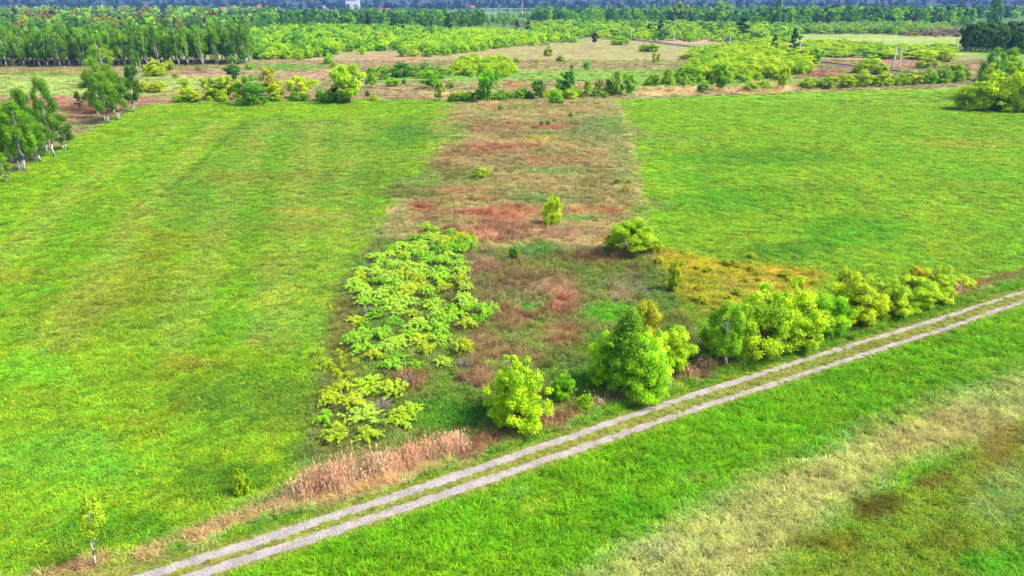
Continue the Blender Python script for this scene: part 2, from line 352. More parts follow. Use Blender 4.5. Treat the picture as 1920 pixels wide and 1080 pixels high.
P_ell(1560,1020,120,30,(124,116,30),0.7); P_ell(1760,1020,120,30,(120,130,24),0.7); P_ell(1880,930,90,60,(150,176,76),0.8,ang=30); P_ell(1870,1060,90,40,(98,180,20),0.9)
P_ell(1000,955,50,18,(168,196,40),0.7,ang=18); P_ell(960,930,60,10,(140,200,70),0.6,ang=14); P_ell(1180,960,90,30,(76,170,14),0.6); P_ell(1450,770,120,22,(128,190,16),0.6,ang=18)
P_ell(1900,690,120,24,(140,180,40),0.6); P_ell(1250,1030,90,30,(190,190,130),0.5); P_ell(1700,780,120,18,(140,176,50),0.6,ang=20)

P_line(ROADC, 3.0, (186,178,96), 0.8, 0.1, 0, wob=0.3)

# ------------------------------------------------------------------ ground sheet (to the horizon), fine texture by noise
def ground_material():
    m, t, N, L = newmat('ground')
    out = N('ShaderNodeOutputMaterial'); b = N('ShaderNodeBsdfPrincipled'); b.inputs['Roughness'].default_value = 0.95; b.inputs['Specular IOR Level'].default_value = 0.08
    a = N('ShaderNodeAttribute'); a.attribute_name = 'Col'
    g = N('ShaderNodeNewGeometry')
    prev = a.outputs['Color']
    for sc_, lo, hi in ((2.6, 0.62, 1.38), (0.45, 0.72, 1.28), (0.09, 0.8, 1.2)):
        n = N('ShaderNodeTexNoise'); n.inputs['Scale'].default_value = sc_; n.inputs['Detail'].default_value = 6; n.inputs['Roughness'].default_value = 0.65
        L(g.outputs['Position'], n.inputs['Vector'])
        mr = N('ShaderNodeMapRange'); mr.inputs[1].default_value = 0.3; mr.inputs[2].default_value = 0.7; mr.inputs[3].default_value = lo; mr.inputs[4].default_value = hi
        L(n.outputs[0], mr.inputs[0])
        v = N('ShaderNodeVectorMath'); v.operation = 'SCALE'; L(prev, v.inputs[0]); L(mr.outputs[0], v.inputs['Scale']); prev = v.outputs[0]
    L(prev, b.inputs['Base Color']); 
    n = N('ShaderNodeTexNoise'); n.inputs['Scale'].default_value = 1.7; n.inputs['Detail'].default_value = 8; L(g.outputs['Position'], n.inputs['Vector'])
    bp = N('ShaderNodeBump'); bp.inputs['Distance'].default_value = 0.5; bp.inputs['Strength'].default_value = 0.8
    L(n.outputs[0], bp.inputs['Height']); L(bp.outputs[0], b.inputs['Normal'])
    L(b.outputs[0], out.inputs[0]); return m
def build_ground():
    d = [-60.0, -30, -10, 5, 12, 18]
    while d[-1] < 260: d.append(d[-1] + max(0.25, d[-1]*0.0075))
    while d[-1] < 9000: d.append(d[-1]*1.022)
    d = np.array(d); nu = 520
    u = np.linspace(-1, 1, nu); u = np.sign(u) * (0.72*np.abs(u) + 0.28*np.abs(u)**4) * 1.5
    Dm, U = np.meshgrid(d, u, indexing='ij')
    X = U * (np.maximum(Dm, 0) + 22); Y = Dm
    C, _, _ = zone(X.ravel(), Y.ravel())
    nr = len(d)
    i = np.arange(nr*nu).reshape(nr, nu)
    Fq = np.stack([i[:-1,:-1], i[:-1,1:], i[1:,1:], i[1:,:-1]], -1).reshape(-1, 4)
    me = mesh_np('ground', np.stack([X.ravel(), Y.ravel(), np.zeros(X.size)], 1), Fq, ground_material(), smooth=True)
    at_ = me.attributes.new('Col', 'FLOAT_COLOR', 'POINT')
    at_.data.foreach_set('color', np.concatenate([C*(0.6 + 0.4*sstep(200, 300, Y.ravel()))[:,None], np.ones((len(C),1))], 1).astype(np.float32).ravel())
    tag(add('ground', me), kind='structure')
build_ground()

# farm track: two gravel wheel ruts, 4 mm above the ground, with ragged edges
def gravel_material():
    m, t, N, L = newmat('gravel')
    out = N('ShaderNodeOutputMaterial'); b = N('ShaderNodeBsdfPrincipled'); b.inputs['Roughness'].default_value = 0.95; b.inputs['Specular IOR Level'].default_value = 0.1
    g = N('ShaderNodeNewGeometry')
    n = N('ShaderNodeTexNoise'); n.inputs['Scale'].default_value = 9; n.inputs['Detail'].default_value = 8; n.inputs['Roughness'].default_value = 0.75
    L(g.outputs['Position'], n.inputs['Vector'])
    cr = N('ShaderNodeValToRGB'); e = cr.color_ramp.elements
    e[0].position = 0.39; e[0].color = (0.11,0.085,0.07,1); e[1].position = 0.72; e[1].color = (0.41,0.358,0.312,1)
    k = cr.color_ramp.elements.new(0.5); k.color = (0.285,0.245,0.22,1)
    L(n.outputs[0], cr.inputs[0])
    n2 = N('ShaderNodeTexNoise'); n2.inputs['Scale'].default_value = 0.8; n2.inputs['Detail'].default_value = 4; L(g.outputs['Position'], n2.inputs['Vector'])
    mr = N('ShaderNodeMapRange'); mr.inputs[1].default_value=.3; mr.inputs[2].default_value=.7; mr.inputs[3].default_value = 0.78; mr.inputs[4].default_value = 1.18; L(n2.outputs[0], mr.inputs[0])
    v = N('ShaderNodeVectorMath'); v.operation = 'SCALE'; L(cr.outputs[0], v.inputs[0]); L(mr.outputs[0], v.inputs['Scale'])
    L(v.outputs[0], b.inputs['Base Color'])
    bp = N('ShaderNodeBump'); bp.inputs['Distance'].default_value = 0.05; bp.inputs['Strength'].default_value = 0.6; L(n.outputs[0], bp.inputs['Height']); L(bp.outputs[0], b.inputs['Normal'])
    L(b.outputs[0], out.inputs[0]); return m
RUT_A = [(150,1120,13),(365,1051,12.5),(532,999,11.5),(800,911,10.5),(1050,826,8.8),(1300,740,7.4),(1530,668,6.2),(1760,598,5.2),(1920,547,4.6),(2300,428,3)]
RUT_B = [(250,1120,14),(407,1065,13),(532,1027,12.5),(800,938,11),(1050,854,9.2),(1300,768,7.8),(1530,694,6.8),(1760,620,5.9),(1920,565,5.2),(2300,444,3.5)]
RUTS = []
def build_track():
    mt = gravel_material(); V = []; Fq = []                # widths measured at both edges of each rut
    for Rt in (RUT_A, RUT_B):
        up = np.array([at(x, y - h*.74) for x, y, h in Rt]); lo = np.array([at(x, y + h*.74) for x, y, h in Rt])
        c = (up + lo)/2; wd = np.array([abs((up[i]-lo[i]) @ np.array([-0.52, 0.855])) for i in range(len(up))])
        s = np.concatenate([[0], np.cumsum(np.linalg.norm(np.diff(c, axis=0), axis=1))])
        q = np.arange(0, s[-1], 0.12)
        cx = np.interp(q, s, c[:,0]); cy = np.interp(q, s, c[:,1]); ww = np.interp(q, s, wd)
        k = np.ones(60)/60
        cx = np.convolve(np.pad(cx, 30, 'edge'), k, 'same')[30:-30]; cy = np.convolve(np.pad(cy, 30, 'edge'), k, 'same')[30:-30]
        tx = np.gradient(cx); ty = np.gradient(cy); L_ = np.hypot(tx, ty); nx, ny = -ty/L_, tx/L_
        RUTS.append((cx, cy, ww/2))
        b = len(V)
        ea = ww/2 + 0.28*(fbm(q*.9, q*0, 5) - 0.5) + 0.13*(vnoise(q*5, q*0, 6)-0.5)
        eb = ww/2 + 0.28*(fbm(q*.9, q*0+40, 7) - 0.5) + 0.13*(vnoise(q*5, q*0, 8)-0.5)
        for j in range(len(q)):
            V.append((cx[j]+nx[j]*ea[j], cy[j]+ny[j]*ea[j], 0.006)); V.append((cx[j]-nx[j]*eb[j], cy[j]-ny[j]*eb[j], 0.006))
        for j in range(len(q)-1): Fq.append((b+2*j+1, b+2*j+3, b+2*j+2, b+2*j))
    tag(add('dirt_track', mesh_np('dirt_track', np.array(V), np.array(Fq), mt)), kind='structure')
build_track()
def in_rut(X, Y, pad=0.0):
    m = np.zeros(len(X), bool)
    for cx, cy, hw in RUTS:
        sx, sy, sh = cx[::6], cy[::6], hw[::6]
        near = np.where((Y < 140))[0]
        for j0 in range(0, len(near), 4000):
            idx = near[j0:j0+4000]
            D = np.hypot(X[idx][:,None]-sx[None], Y[idx][:,None]-sy[None]); k = D.argmin(1)
            m[idx] |= D[np.arange(len(idx)), k] < sh[k] + pad
    return m

# ------------------------------------------------------------------ grass, dead grass and reeds: uncountable growth, scattered
LIB = bpy.data.collections.new('plant_library')          # templates, never linked to the scene
def blades(seed, n, rad, l0, l1, wd, lean0, lean1, dirbias=None, head=False):
    r = np.random.default_rng(seed); V = []; Fq = []; var = []
    for i in range(n):
        a = r.uniform(0, 6.283); rr = rad*math.sqrt(r.uniform()); x, y = rr*math.cos(a), rr*math.sin(a)
        l = r.uniform(l0, l1); le = r.uniform(lean0, lean1)
        da = r.normal(dirbias, 0.55) if dirbias is not None else r.uniform(0, 6.283)
        dx, dy = math.cos(da), math.sin(da); wa = r.uniform(0, 6.283); wx, wy = math.cos(wa)*wd*.5, math.sin(wa)*wd*.5
        p1 = (x + dx*l*.5*math.sin(le*.6), y + dy*l*.5*math.sin(le*.6), l*.5*math.cos(le*.6))
        p2 = (p1[0] + dx*l*.5*math.sin(le*1.4), p1[1] + dy*l*.5*math.sin(le*1.4), max(p1[2] + l*.5*math.cos(le*1.4), 0.02))
        b = len(V)
        V += [(x-wx,y-wy,0),(x+wx,y+wy,0),(p1[0]+wx*.9,p1[1]+wy*.9,p1[2]),(p1[0]-wx*.9,p1[1]-wy*.9,p1[2]),(p2[0]+wx*.25,p2[1]+wy*.25,p2[2]),(p2[0]-wx*.25,p2[1]-wy*.25,p2[2])]
        Fq += [(b,b+1,b+2,b+3),(b+3,b+2,b+4,b+5)]; v = r.uniform()*(.75 if head else 1); var += [v, min(1, v+.1)]
        if head and r.uniform() < 0.6:
            b = len(V); hw = wd*1.7; hl = l*.15
            ux, uy = dx*math.sin(le*1.6)*hl, dy*math.sin(le*1.6)*hl
            for sx, sy in ((1,0),(0,1)):
                b = len(V)
                V += [(p2[0],p2[1],p2[2]-.05),(p2[0]+ux*.5+hw*sx,p2[1]+uy*.5+hw*sy,p2[2]+hl*.5),(p2[0]+ux,p2[1]+uy,p2[2]+hl),(p2[0]+ux*.5-hw*sx,p2[1]+uy*.5-hw*sy,p2[2]+hl*.5)]
                Fq.append((b,b+1,b+2,b+3)); var.append(1.0)
    return np.array(V), np.array(Fq), np.array(var)
def template(name, mat, **k):
    V, Fq, var = blades(**k)
    o = bpy.data.objects.new(name, mesh_np(name, V, Fq, mat, var)); return o
def scatter_nodes(temps, name):
    col = bpy.data.collections.new(name)
    for t in temps: col.objects.link(t)
    g = bpy.data.node_groups.new(name, 'GeometryNodeTree'); g.is_modifier = True
    g.interface.new_socket('Geometry', in_out='INPUT', socket_type='NodeSocketGeometry'); g.interface.new_socket('Geometry', in_out='OUTPUT', socket_type='NodeSocketGeometry')
    N = g.nodes.new; L = g.links.new
    gi = N('NodeGroupInput'); go = N('NodeGroupOutput'); ip = N('GeometryNodeInstanceOnPoints'); ci = N('GeometryNodeCollectionInfo')
    ci.inputs[0].default_value = col; ci.inputs[1].default_value = True; ci.inputs[2].default_value = True
    ip.inputs['Pick Instance'].default_value = True
    ro = N('GeometryNodeInputNamedAttribute'); ro.data_type = 'FLOAT_VECTOR'; ro.inputs[0].default_value = 'rot'
    scl = N('GeometryNodeInputNamedAttribute'); scl.data_type = 'FLOAT_VECTOR'; scl.inputs[0].default_value = 'scl'
    L(gi.outputs[0], ip.inputs['Points']); L(ci.outputs[0], ip.inputs['Instance'])
    L(ro.outputs[0], ip.inputs['Rotation']); L(scl.outputs[0], ip.inputs['Scale']); L(ip.outputs[0], go.inputs[0])
    return g
def scatter(name, X, Y, C, rotz, scl, temps, label, cat):
    me = bpy.data.meshes.new(name); n = len(X)
    me.vertices.add(n); me.vertices.foreach_set('co', np.stack([X, Y, np.zeros(n)], 1).astype(np.float32).ravel())
    a = me.attributes.new('Col', 'FLOAT_COLOR', 'POINT'); a.data.foreach_set('color', np.concatenate([C, np.ones((n,1))], 1).astype(np.float32).ravel())
    a = me.attributes.new('rot', 'FLOAT_VECTOR', 'POINT'); a.data.foreach_set('vector', np.stack([np.zeros(n), np.zeros(n), rotz], 1).astype(np.float32).ravel())
    a = me.attributes.new('scl', 'FLOAT_VECTOR', 'POINT'); a.data.foreach_set('vector', scl.astype(np.float32).ravel())
    o = add(name, me); tag(o, label, cat, kind='stuff')
    md = o.modifiers.new('scatter', 'NODES'); md.node_group = scatter_nodes(temps, name + '_scatter')
    return o
def build_grass():
    Xs = []; Ys = []; Sz = []
    for d0, d1, den, s in ((20,36,9,.8),(36,50,8,.85),(50,72,5.2,1.0),(72,110,3.9,1.1),(110,160,2.1,1.4),(160,235,1.15,1.85),(235,420,0.12,3.4)):
        W = 2*0.86*(d1+14); n = int(W*(d1-d0)*den)
        x = R.uniform(-W/2, W/2, n); y = R.uniform(d0, d1, n)
        k = np.abs(x) < 0.86*(y+14); Xs.append(x[k]); Ys.append(y[k]); Sz.append(np.full(k.sum(), s))
    X = np.concatenate(Xs); Y = np.concatenate(Ys); Sz = np.concatenate(Sz)
    k = ~in_rut(X, Y, 0.06); X, Y, Sz = X[k], Y[k], Sz[k]
    C, Hh, Dd = zone(X, Y)
    rut = in_rut(X, Y, 0.75)                            # strip between the ruts and its edges: short grass
    Hh = np.where(rut, 0.12, Hh); mid = rut
    C[mid] = C[mid]*0.35 + 0.65*seen((142,166,44))
    C = C * (R.uniform(0.6, 1.0, len(X))**1.2*1.5)[:,None]; gr = np.clip((C[:,1]/C[:,0]-1.1)/.5, 0.12, 1); C[:,0] *= 1 + gr*R.uniform(-.25, .35, len(X)); C[:,2] *= 1 + gr*R.uniform(-.3, 1.2, len(X))
    dead = R.uniform(0, 1, len(X)) < Dd*0.9
    g = ~dead
    temps = [template('grass_tuft', M['blade'], seed=s, n=40, rad=0.32, l0=.5, l1=1.2, wd=0.045, lean0=.1, lean1=1.05) for s in (1,2,3)]
    z = Hh[g]*R.uniform(.45,1.7,g.sum()); s = Sz[g]*R.uniform(.8,1.2,g.sum()); s = np.where(mid[g], s*0.6, s)
    scatter('grass', X[g], Y[g], C[g]*1.3, R.uniform(0,6.28,g.sum()), np.stack([s, s, z*np.sqrt(Sz[g])], 1), temps, 'bright green meadow grass covering both fields and the verge of the track', 'grass')
    temps = [template('dead_grass_tuft', M['dead'], seed=s, n=40, rad=0.34, l0=.6, l1=1.25, wd=0.026, lean0=.25, lean1=1.15, dirbias=0) for s in (4,5,6)]
    z = Hh[dead]*R.uniform(.7,1.4,dead.sum()); s = Sz[dead]*R.uniform(.8,1.2,dead.sum())
    ang = -0.5 + 2.4*(fbm(X[dead]/7, Y[dead]/7, 61) - .5)*2 + R.normal(0, .3, dead.sum())
    scatter('dead_grass', X[dead], Y[dead], C[dead]*1.3, ang, np.stack([s, s, z*np.sqrt(Sz[dead])], 1), temps, 'withered brown and russet grass on the fallow strip and along the ditch', 'dead grass')
build_grass()
def pts_in_poly(P, den):
    lo, hi = P.min(0), P.max(0); n = int((hi-lo)[0]*(hi-lo)[1]*den)
    x = R.uniform(lo[0], hi[0], n); y = R.uniform(lo[1], hi[1], n); k = poly_sd(x, y, P) < 0
    return x[k], y[k]
def build_reeds():
    P = poly([(548,947),(552,925),(640,892),(740,866),(800,846),(845,832),(880,838),(878,848),(800,876),(700,908),(620,932)])
    x, y = pts_in_poly(P, 8); n = len(x)
    temps = [template('reed_clump', M['dead'], seed=s, n=13, rad=0.5, l0=.45, l1=1.15, wd=0.024, lean0=.03, lean1=.6, dirbias=2.8, head=True) for s in (7,8,17,18)]
    dl = poly(DITCH[8:17]); ex = []
    for i in range(len(dl)-1):                          # broken low fringe along the ditch further right
        k = int(np.linalg.norm(dl[i+1]-dl[i])*5); t = R.uniform(0,1,k); q = dl[i] + (dl[i+1]-dl[i])*t[:,None] + R.normal(0,.45,(k,2)); ex.append(q)
    ex = np.concatenate(ex); ex = ex[vnoise(ex[:,0]/2.2, ex[:,1]/2.2, 55) > .42]; n0 = n
    x = np.concatenate([x, ex[:,0]]); y = np.concatenate([y, ex[:,1]]); n = len(x)
    C = seen((220,192,154))[None] + (seen((206,162,124)) - seen((220,192,154)))[None]*vnoise(x/1.9, y/1.9, 31)[:,None]
    C = C * R.uniform(.75,2.0,n)[:,None]
    hz = R.uniform(1.6, 2.8, n)*(0.7+0.5*vnoise(x/1.6,y/1.6,4))*np.where(np.arange(n) < n0, 0.55+0.45*sstep(0,1.2,-poly_sd(x,y,P)), 0.42)
    scatter('reed_bed', x, y, C, R.uniform(-.6,.6,n) + 1.2*(vnoise(x/2.4,y/2.4,35)-.5), np.stack([np.ones(n), np.ones(n), hz], 1), temps, 'tall straw brown reed bed with feathery heads beside the track', 'reeds')
    # thin outliers of reed along the ditch
    d = poly(DITCH[1:17]); xs = []; ys = []
    for i in range(len(d)-1):
        k = int(np.linalg.norm(d[i+1]-d[i])*2.4); t = R.uniform(0,1,k)
        xs.append(d[i][0]+(d[i+1]-d[i])[0]*t + R.normal(-.35,.5,k)); ys.append(d[i][1]+(d[i+1]-d[i])[1]*t + R.normal(.7,.5,k))
    x = np.concatenate(xs); y = np.concatenate(ys)
    k = vnoise(x/6, y/6, 8) > .5; x, y = x[k], y[k]; n = len(x)
    temps = [template('reed_stems', M['dead'], seed=9, n=4, rad=0.45, l0=.6, l1=1.1, wd=0.03, lean0=0, lean1=.2, head=True)]
    C = np.tile(seen((206,186,120)), (n,1)) * R.uniform(.6,1.2,n)[:,None]
    scatter('scattered_reeds', x, y, C, R.uniform(0,6,n), np.stack([np.ones(n)]*2+[R.uniform(1.0,1.9,n)], 1), temps, 'thin pale reed stems scattered along the ditch in front of the bushes', 'reeds')
build_reeds()

# ------------------------------------------------------------------ trees and shrubs
def leaves(r, clumps, n, leaf, squash=0.8, up=0.5, shell=0.55, droop=0.0):
    """leaf quads filling clumps (x,y,z,r); n leaves per clump of mean size"""
    out_v = []; var = []
    rm = np.mean([c[3] for c in clumps])
    for cx, cy, cz, cr in clumps:
        k = max(6, int(n * (cr/rm)**2))
        d = r.normal(size=(k,3)); d /= np.linalg.norm(d, axis=1)[:,None]
        rad = cr * (shell + (1-shell)*r.uniform(size=k)**0.6) * (1 + 0.25*r.normal(size=k))
        p = d * rad[:,None]; p[:,2] *= squash
        if droop: p[:,2] -= droop * np.hypot(p[:,0], p[:,1])
        p += (cx, cy, cz)
        nrm = d*0.7 + np.array([0,0,up]) + r.normal(size=(k,3))*0.45; nrm /= np.linalg.norm(nrm, axis=1)[:,None]
        t = np.cross(nrm, r.normal(size=(k,3))); t /= np.linalg.norm(t, axis=1)[:,None]; b = np.cross(nrm, t)
        L = leaf*r.uniform(.6,1.35,k)[:,None]; W = L*r.uniform(.35,.6,k)[:,None]
        out_v.append(np.stack([p - t*L*.5, p + b*W*.6, p + t*L*.5, p - b*W*.6], 1).reshape(-1,3))
        var.append(np.clip(r.normal(.5,.13) + r.normal(0,.2,k), 0, 1))
    V = np.concatenate(out_v); V[:,2] = np.maximum(V[:,2], 0.02)
    return V, np.arange(len(V)).reshape(-1,4), np.concatenate(var)
def limb(mb, r, p0, p1, r0, r1, n=5, sag=0.12, k=5):
    p0 = np.array(p0, float); p1 = np.array(p1, float); L = np.linalg.norm(p1-p0); o = r.normal(size=3)*L*sag
    pts = [tuple(p0 + (p1-p0)*t + o*math.sin(math.pi*t)*(1 + .3*r.normal())) for t in np.linspace(0,1,n)]
    mb.tube(pts, list(np.linspace(r0, r1, n)), k)
def make_plant(kind, seed, lod):
    """returns (crown mesh, trunk mesh) of a plant 1 m tall and about `aspect` wide, both scaled when planted"""
    r = np.random.default_rng(seed); mb = MB(); cl = []
    q = {0:1.0, 1:0.5, 2:0.13}[lod]; ls = {0:1.0, 1:1.5, 2:2.5}[lod]
    if kind == 'shrub':                               # round, many stemmed, leafy to the ground
        K = {0:78,1:40,2:22}[lod]; ph = r.uniform(0,6.283,4)
        for i in range(K):
            a = r.uniform(0,6.283); z = r.uniform(.08,.93); prof = math.sqrt(max(0, 1-((z-.46)/.56)**2))
            lob = .84 + .13*math.sin(2*a+ph[0]+3*z) + .12*math.sin(3*a+ph[1]-6*z) + .09*math.sin(5*a+ph[2]+9*z)
            rr = .5*prof*lob*(r.uniform(.45,1)**.5)*.92
            cl.append((rr*math.cos(a), rr*math.sin(a), z*(.86+.1*math.sin(a+ph[3])), r.uniform(.05,.12)*(1 if lod == 0 else 1.3)))
        for i in range(7): a = r.uniform(0,6.283); rr=.26*r.uniform(); cl.append((rr*math.cos(a), rr*math.sin(a), r.uniform(.84,1.0), r.uniform(.035,.07)))
        for i in range(6): a = r.uniform(0,6.283); cl.append((.46*math.cos(a), .46*math.sin(a), r.uniform(.2,.65), r.uniform(.045,.075)))
        for i in range({0:20,1:8,2:3}[lod]):
            c = cl[r.integers(len(cl))]; a = r.uniform(0,6.283)
            limb(mb, r, (.05*math.cos(a), .05*math.sin(a), 0), c[:3], .016, .004, 5, .08, 4)
        for i in range({0:6,1:4,2:2}[lod]): a = r.uniform(0,6.283); rr=.2*r.uniform(); cl.append((rr*math.cos(a), rr*math.sin(a), r.uniform(.3,.7), .11))
        lv = leaves(r, cl, 290*q, .030*ls, .8, .6, .5)
    elif kind == 'tree':                              # one trunk, round lobed crown
        K = {0:62,1:46,2:26}[lod]
        for i in range(K):
            a = r.uniform(0,6.283); z = r.uniform(.2,.95); prof = math.sqrt(max(0, 1-((z-.56)/.45)**2))
            rr = .45*prof*(r.uniform(.05,1)**.5)*(.88+.2*math.sin(3*a+7*z+seed)); cl.append((rr*math.cos(a), rr*math.sin(a), z, r.uniform(.05,.13)))
        top = (.02*r.normal(), .02*r.normal(), .8)
        limb(mb, r, (0,0,0), top, .026, .006, 7, .03, 6)
        for i in range({0:18,1:10,2:4}[lod]):
            c = cl[r.integers(len(cl))]; zz = min(c[2]*.6, .6); limb(mb, r, (top[0]*zz, top[1]*zz, zz*.85), c[:3], .011, .003, 4, .06, 4)
        lv = leaves(r, cl, 320*q, .032*ls, .8, .55)
    elif kind == 'birch':                             # tall, drooping fine leaves in loose tiers, white stem
        K = {0:46,1:34,2:24}[lod]; lean = r.normal(0,.05,2)
        for i in range(K):
            z = r.uniform(.27,.98); prof = min(1, (1.04-z)*2.9)**.8*min(1, (z-.1)*3.4); a = r.uniform(0,6.283)
            rr = .21*prof*(r.uniform(.2,1)**.5); cl.append((rr*math.cos(a)+lean[0]*z, rr*math.sin(a)+lean[1]*z, z, r.uniform(.035,.075)))
        n = 9; pts = []; w0 = r.normal(0,.014,(n,2))
        for i, t in enumerate(np.linspace(0,.93,n)): pts.append((lean[0]*t + w0[i,0]*(i>0), lean[1]*t + w0[i,1]*(i>0), t))
        mb.tube(pts, list(np.linspace(.0165,.004,n)), 6)
        if seed % 2: mb.tube([(.02,0,0),(.05,.02,.12),(.07,.03,.3),(.09,.05,.55)], [.012,.01,.008,.004], 5)
        for i in range({0:9,1:6,2:2}[lod]):
            c = cl[r.integers(len(cl))]; zz = c[2]*.8; limb(mb, r, (lean[0]*zz, lean[1]*zz, zz), c[:3], .006, .002, 4, .04, 4)
        lv = leaves(r, cl, 440*q, .0175*(1 if lod == 0 else 1.3 if lod == 1 else 2.3), 1.3, .3, .3)
    elif kind == 'pine':
        K = {0:50,1:34,2:22}[lod]
        for i in range(K):
            z = r.uniform(.25,1.0); prof = (1.06-z)**.7; a = r.uniform(0,6.283); rr = .24*prof*r.uniform(.2,1)**.5
            cl.append((rr*math.cos(a), rr*math.sin(a), z*.97, r.uniform(.045,.085)))
        limb(mb, r, (0,0,0), (0,0,.9), .016, .004, 6, .01, 5)
        lv = leaves(r, cl, 220*q, .024*ls, .7, .3, .35)
    elif kind == 'alder':                             # conical, dark, dense
        K = 80
        for i in range(K):
            z = r.uniform(.16,1.0); prof = min(1, (1.06-z)*1.5)*min(1,(z-.05)*5); a = r.uniform(0,6.283)
            rr = .25*prof*(r.uniform(.1,1)**.5); cl.append((rr*math.cos(a), rr*math.sin(a), z*.97, r.uniform(.04,.075)))
        limb(mb, r, (0,0,0), (.01,.0,.92), .014, .003, 8, .012, 6)
        for i in range(16):
            c = cl[r.integers(K)]; zz = c[2]*.85; limb(mb, r, (0,0,zz), c[:3], .006, .0015, 4, .04, 4)
        lv = leaves(r, cl, 210, .022, .8, .45, .4)
    elif kind == 'low':                               # sprawling low bush, flat layered sprays with bare twigs below
        for i in range(24):                            # arching branches, leafy sprays along each
            a = r.uniform(0,6.283); L_ = r.uniform(.55,1.35); hh = r.uniform(.55,1.05)*(1.15-.4*L_); bend = r.normal(0,.35)
            pts = []
            for t in np.linspace(0,1,7):
                rr = L_*t; aa = a + bend*t; pts.append((rr*math.cos(aa), rr*math.sin(aa), max(.08, hh*math.sin(min(2.3, 2.35*t)) + .05)))
            mb.tube(pts, list(np.linspace(.022,.005,7)), 4)
            for t in np.linspace(.25,1,9):
                k = t*6; i0 = min(5,int(k)); f = k-i0; p = np.array(pts[i0])*(1-f)+np.array(pts[i0+1])*f + r.normal(0,.06,3)
                cl.append((p[0], p[1], p[2]+.04, r.uniform(.05,.13)))
        for i in range(14):
            a = r.uniform(0,6.283); limb(mb, r, (.2*r.normal(), .2*r.normal(), .1), (1.2*math.cos(a), 1.2*math.sin(a), r.uniform(.2,.7)), .02, .005, 5, .14, 4)
        lv = leaves(r, cl, 60, .055, .6, .7, .25, .4)
    elif kind == 'sapling':                           # thin bent stem, small tuft of leaves on top
        for i in range(34):
            z = r.uniform(.46,1.0); prof = math.sin(math.pi*min(1,max(0.05,(z-.42)/.62))); a = r.uniform(0,6.283); rr = .19*prof*r.uniform(.1,1)**.5
            cl.append((-.06*z+rr*math.cos(a), rr*math.sin(a), z, r.uniform(.04,.07)))
        pts = [(0,0,0),(-.015,0,.12),(-.05,.01,.27),(-.055,0,.30),(-.07,.02,.45),(-.06,0,.62),(-.065,0,.85)]
        mb.tube(pts, [.017,.015,.012,.014,.01,.007,.003], 7)
        limb(mb, r, (-.05,0,.28), (.05,.03,.40), .006, .002, 4, .05, 4)
        for i in range(10): c = cl[i]; limb(mb, r, (-.065,0,c[2]*.85), c[:3], .005, .002, 4, .05, 4)
        lv = leaves(r, cl, 120, .030, .9, .6, .1)
    return lv, mb
CACHE = {}
SUFFIX = {'birch':'birch','sapling':'birch'}
def plant_meshes(kind, lod, i):
    k = (kind, lod, i)
    if k not in CACHE:
        (V, Fq, var), mb = make_plant(kind, 100 + hash(kind) % 1 + i*17 + lod*5 + len(kind)*31, lod)
        bark = M['birch'] if kind in ('birch','sapling') else M['twig'] if kind == 'low' else M['bark']
        CACHE[k] = (mesh_np(f'{kind}_crown', V, Fq, M['leaf'], var), mb.mesh(f'{kind}_trunk', bark, True))
    return CACHE[k]
GF = 1.1                                              # leaf albedo gain (crowns shade themselves)
def leafcol(c, g=None): return tuple(s2l(c) / (g or GF)) + (1.0,)
ASPECT = {'shrub':1.0,'tree':0.95,'birch':0.46,'pine':0.52,'alder':0.55,'low':2.6,'sapling':0.45}
VN = {'shrub':5,'tree':5,'birch':5,'pine':4,'alder':1,'low':5,'sapling':1}
CNT = {}
def plant(name, kind, pos, h, w, col, label, cat, group=None, lod=None, whole=False, var=None, g=None):
    """a plant standing at pos (metres), h tall and w wide"""
    d = math.hypot(*pos)
    if lod is None: lod = 0 if d < 130 else 1 if d < 300 else 2
    if kind in ('alder','low','sapling'): lod = 0
    CNT[kind] = CNT.get(kind, -1) + 1
    i = CNT[kind] % VN[kind] if var is None else var
    cm, tm = plant_meshes(kind, lod, i)
    sx = w / ASPECT[kind]; rz = random.uniform(0, 6.28) if kind != 'sapling' else 0
    if whole:                                          # too small in the photo to show its stem
        o = add(name, cm); o.location = (pos[0], pos[1], 0); o.scale = (sx, sx, h); o.rotation_euler.z = rz; o.color = leafcol(col, g)
        return tag(o, label, cat, group)
    e = add(name, None); e.location = (pos[0], pos[1], 0); e.scale = (sx, sx, h); e.rotation_euler.z = rz; e.empty_display_size = .3
    tag(e, label, cat, group)
    c = add('crown' if kind not in ('shrub','low') else 'foliage', cm, e); c.color = leafcol(col, g)
    add('trunk' if kind not in ('shrub','low') else 'stems', tm, e)
    return e
def plant_px(name, kind, px, base, top, wpx, col, label, cat, group=None, **k):
    p = at(px, base); h = height_at(p[1], top); w_ = wpx / scale_at(p[1])
    return plant(name, kind, p, h, w_, col, label, cat, group, **k)

LIME = (176,212,28); LIME2 = (160,205,26); YEL = (196,204,34); MID = (112,172,26); DARK = (72,120,22); DEEP = (52,92,24)
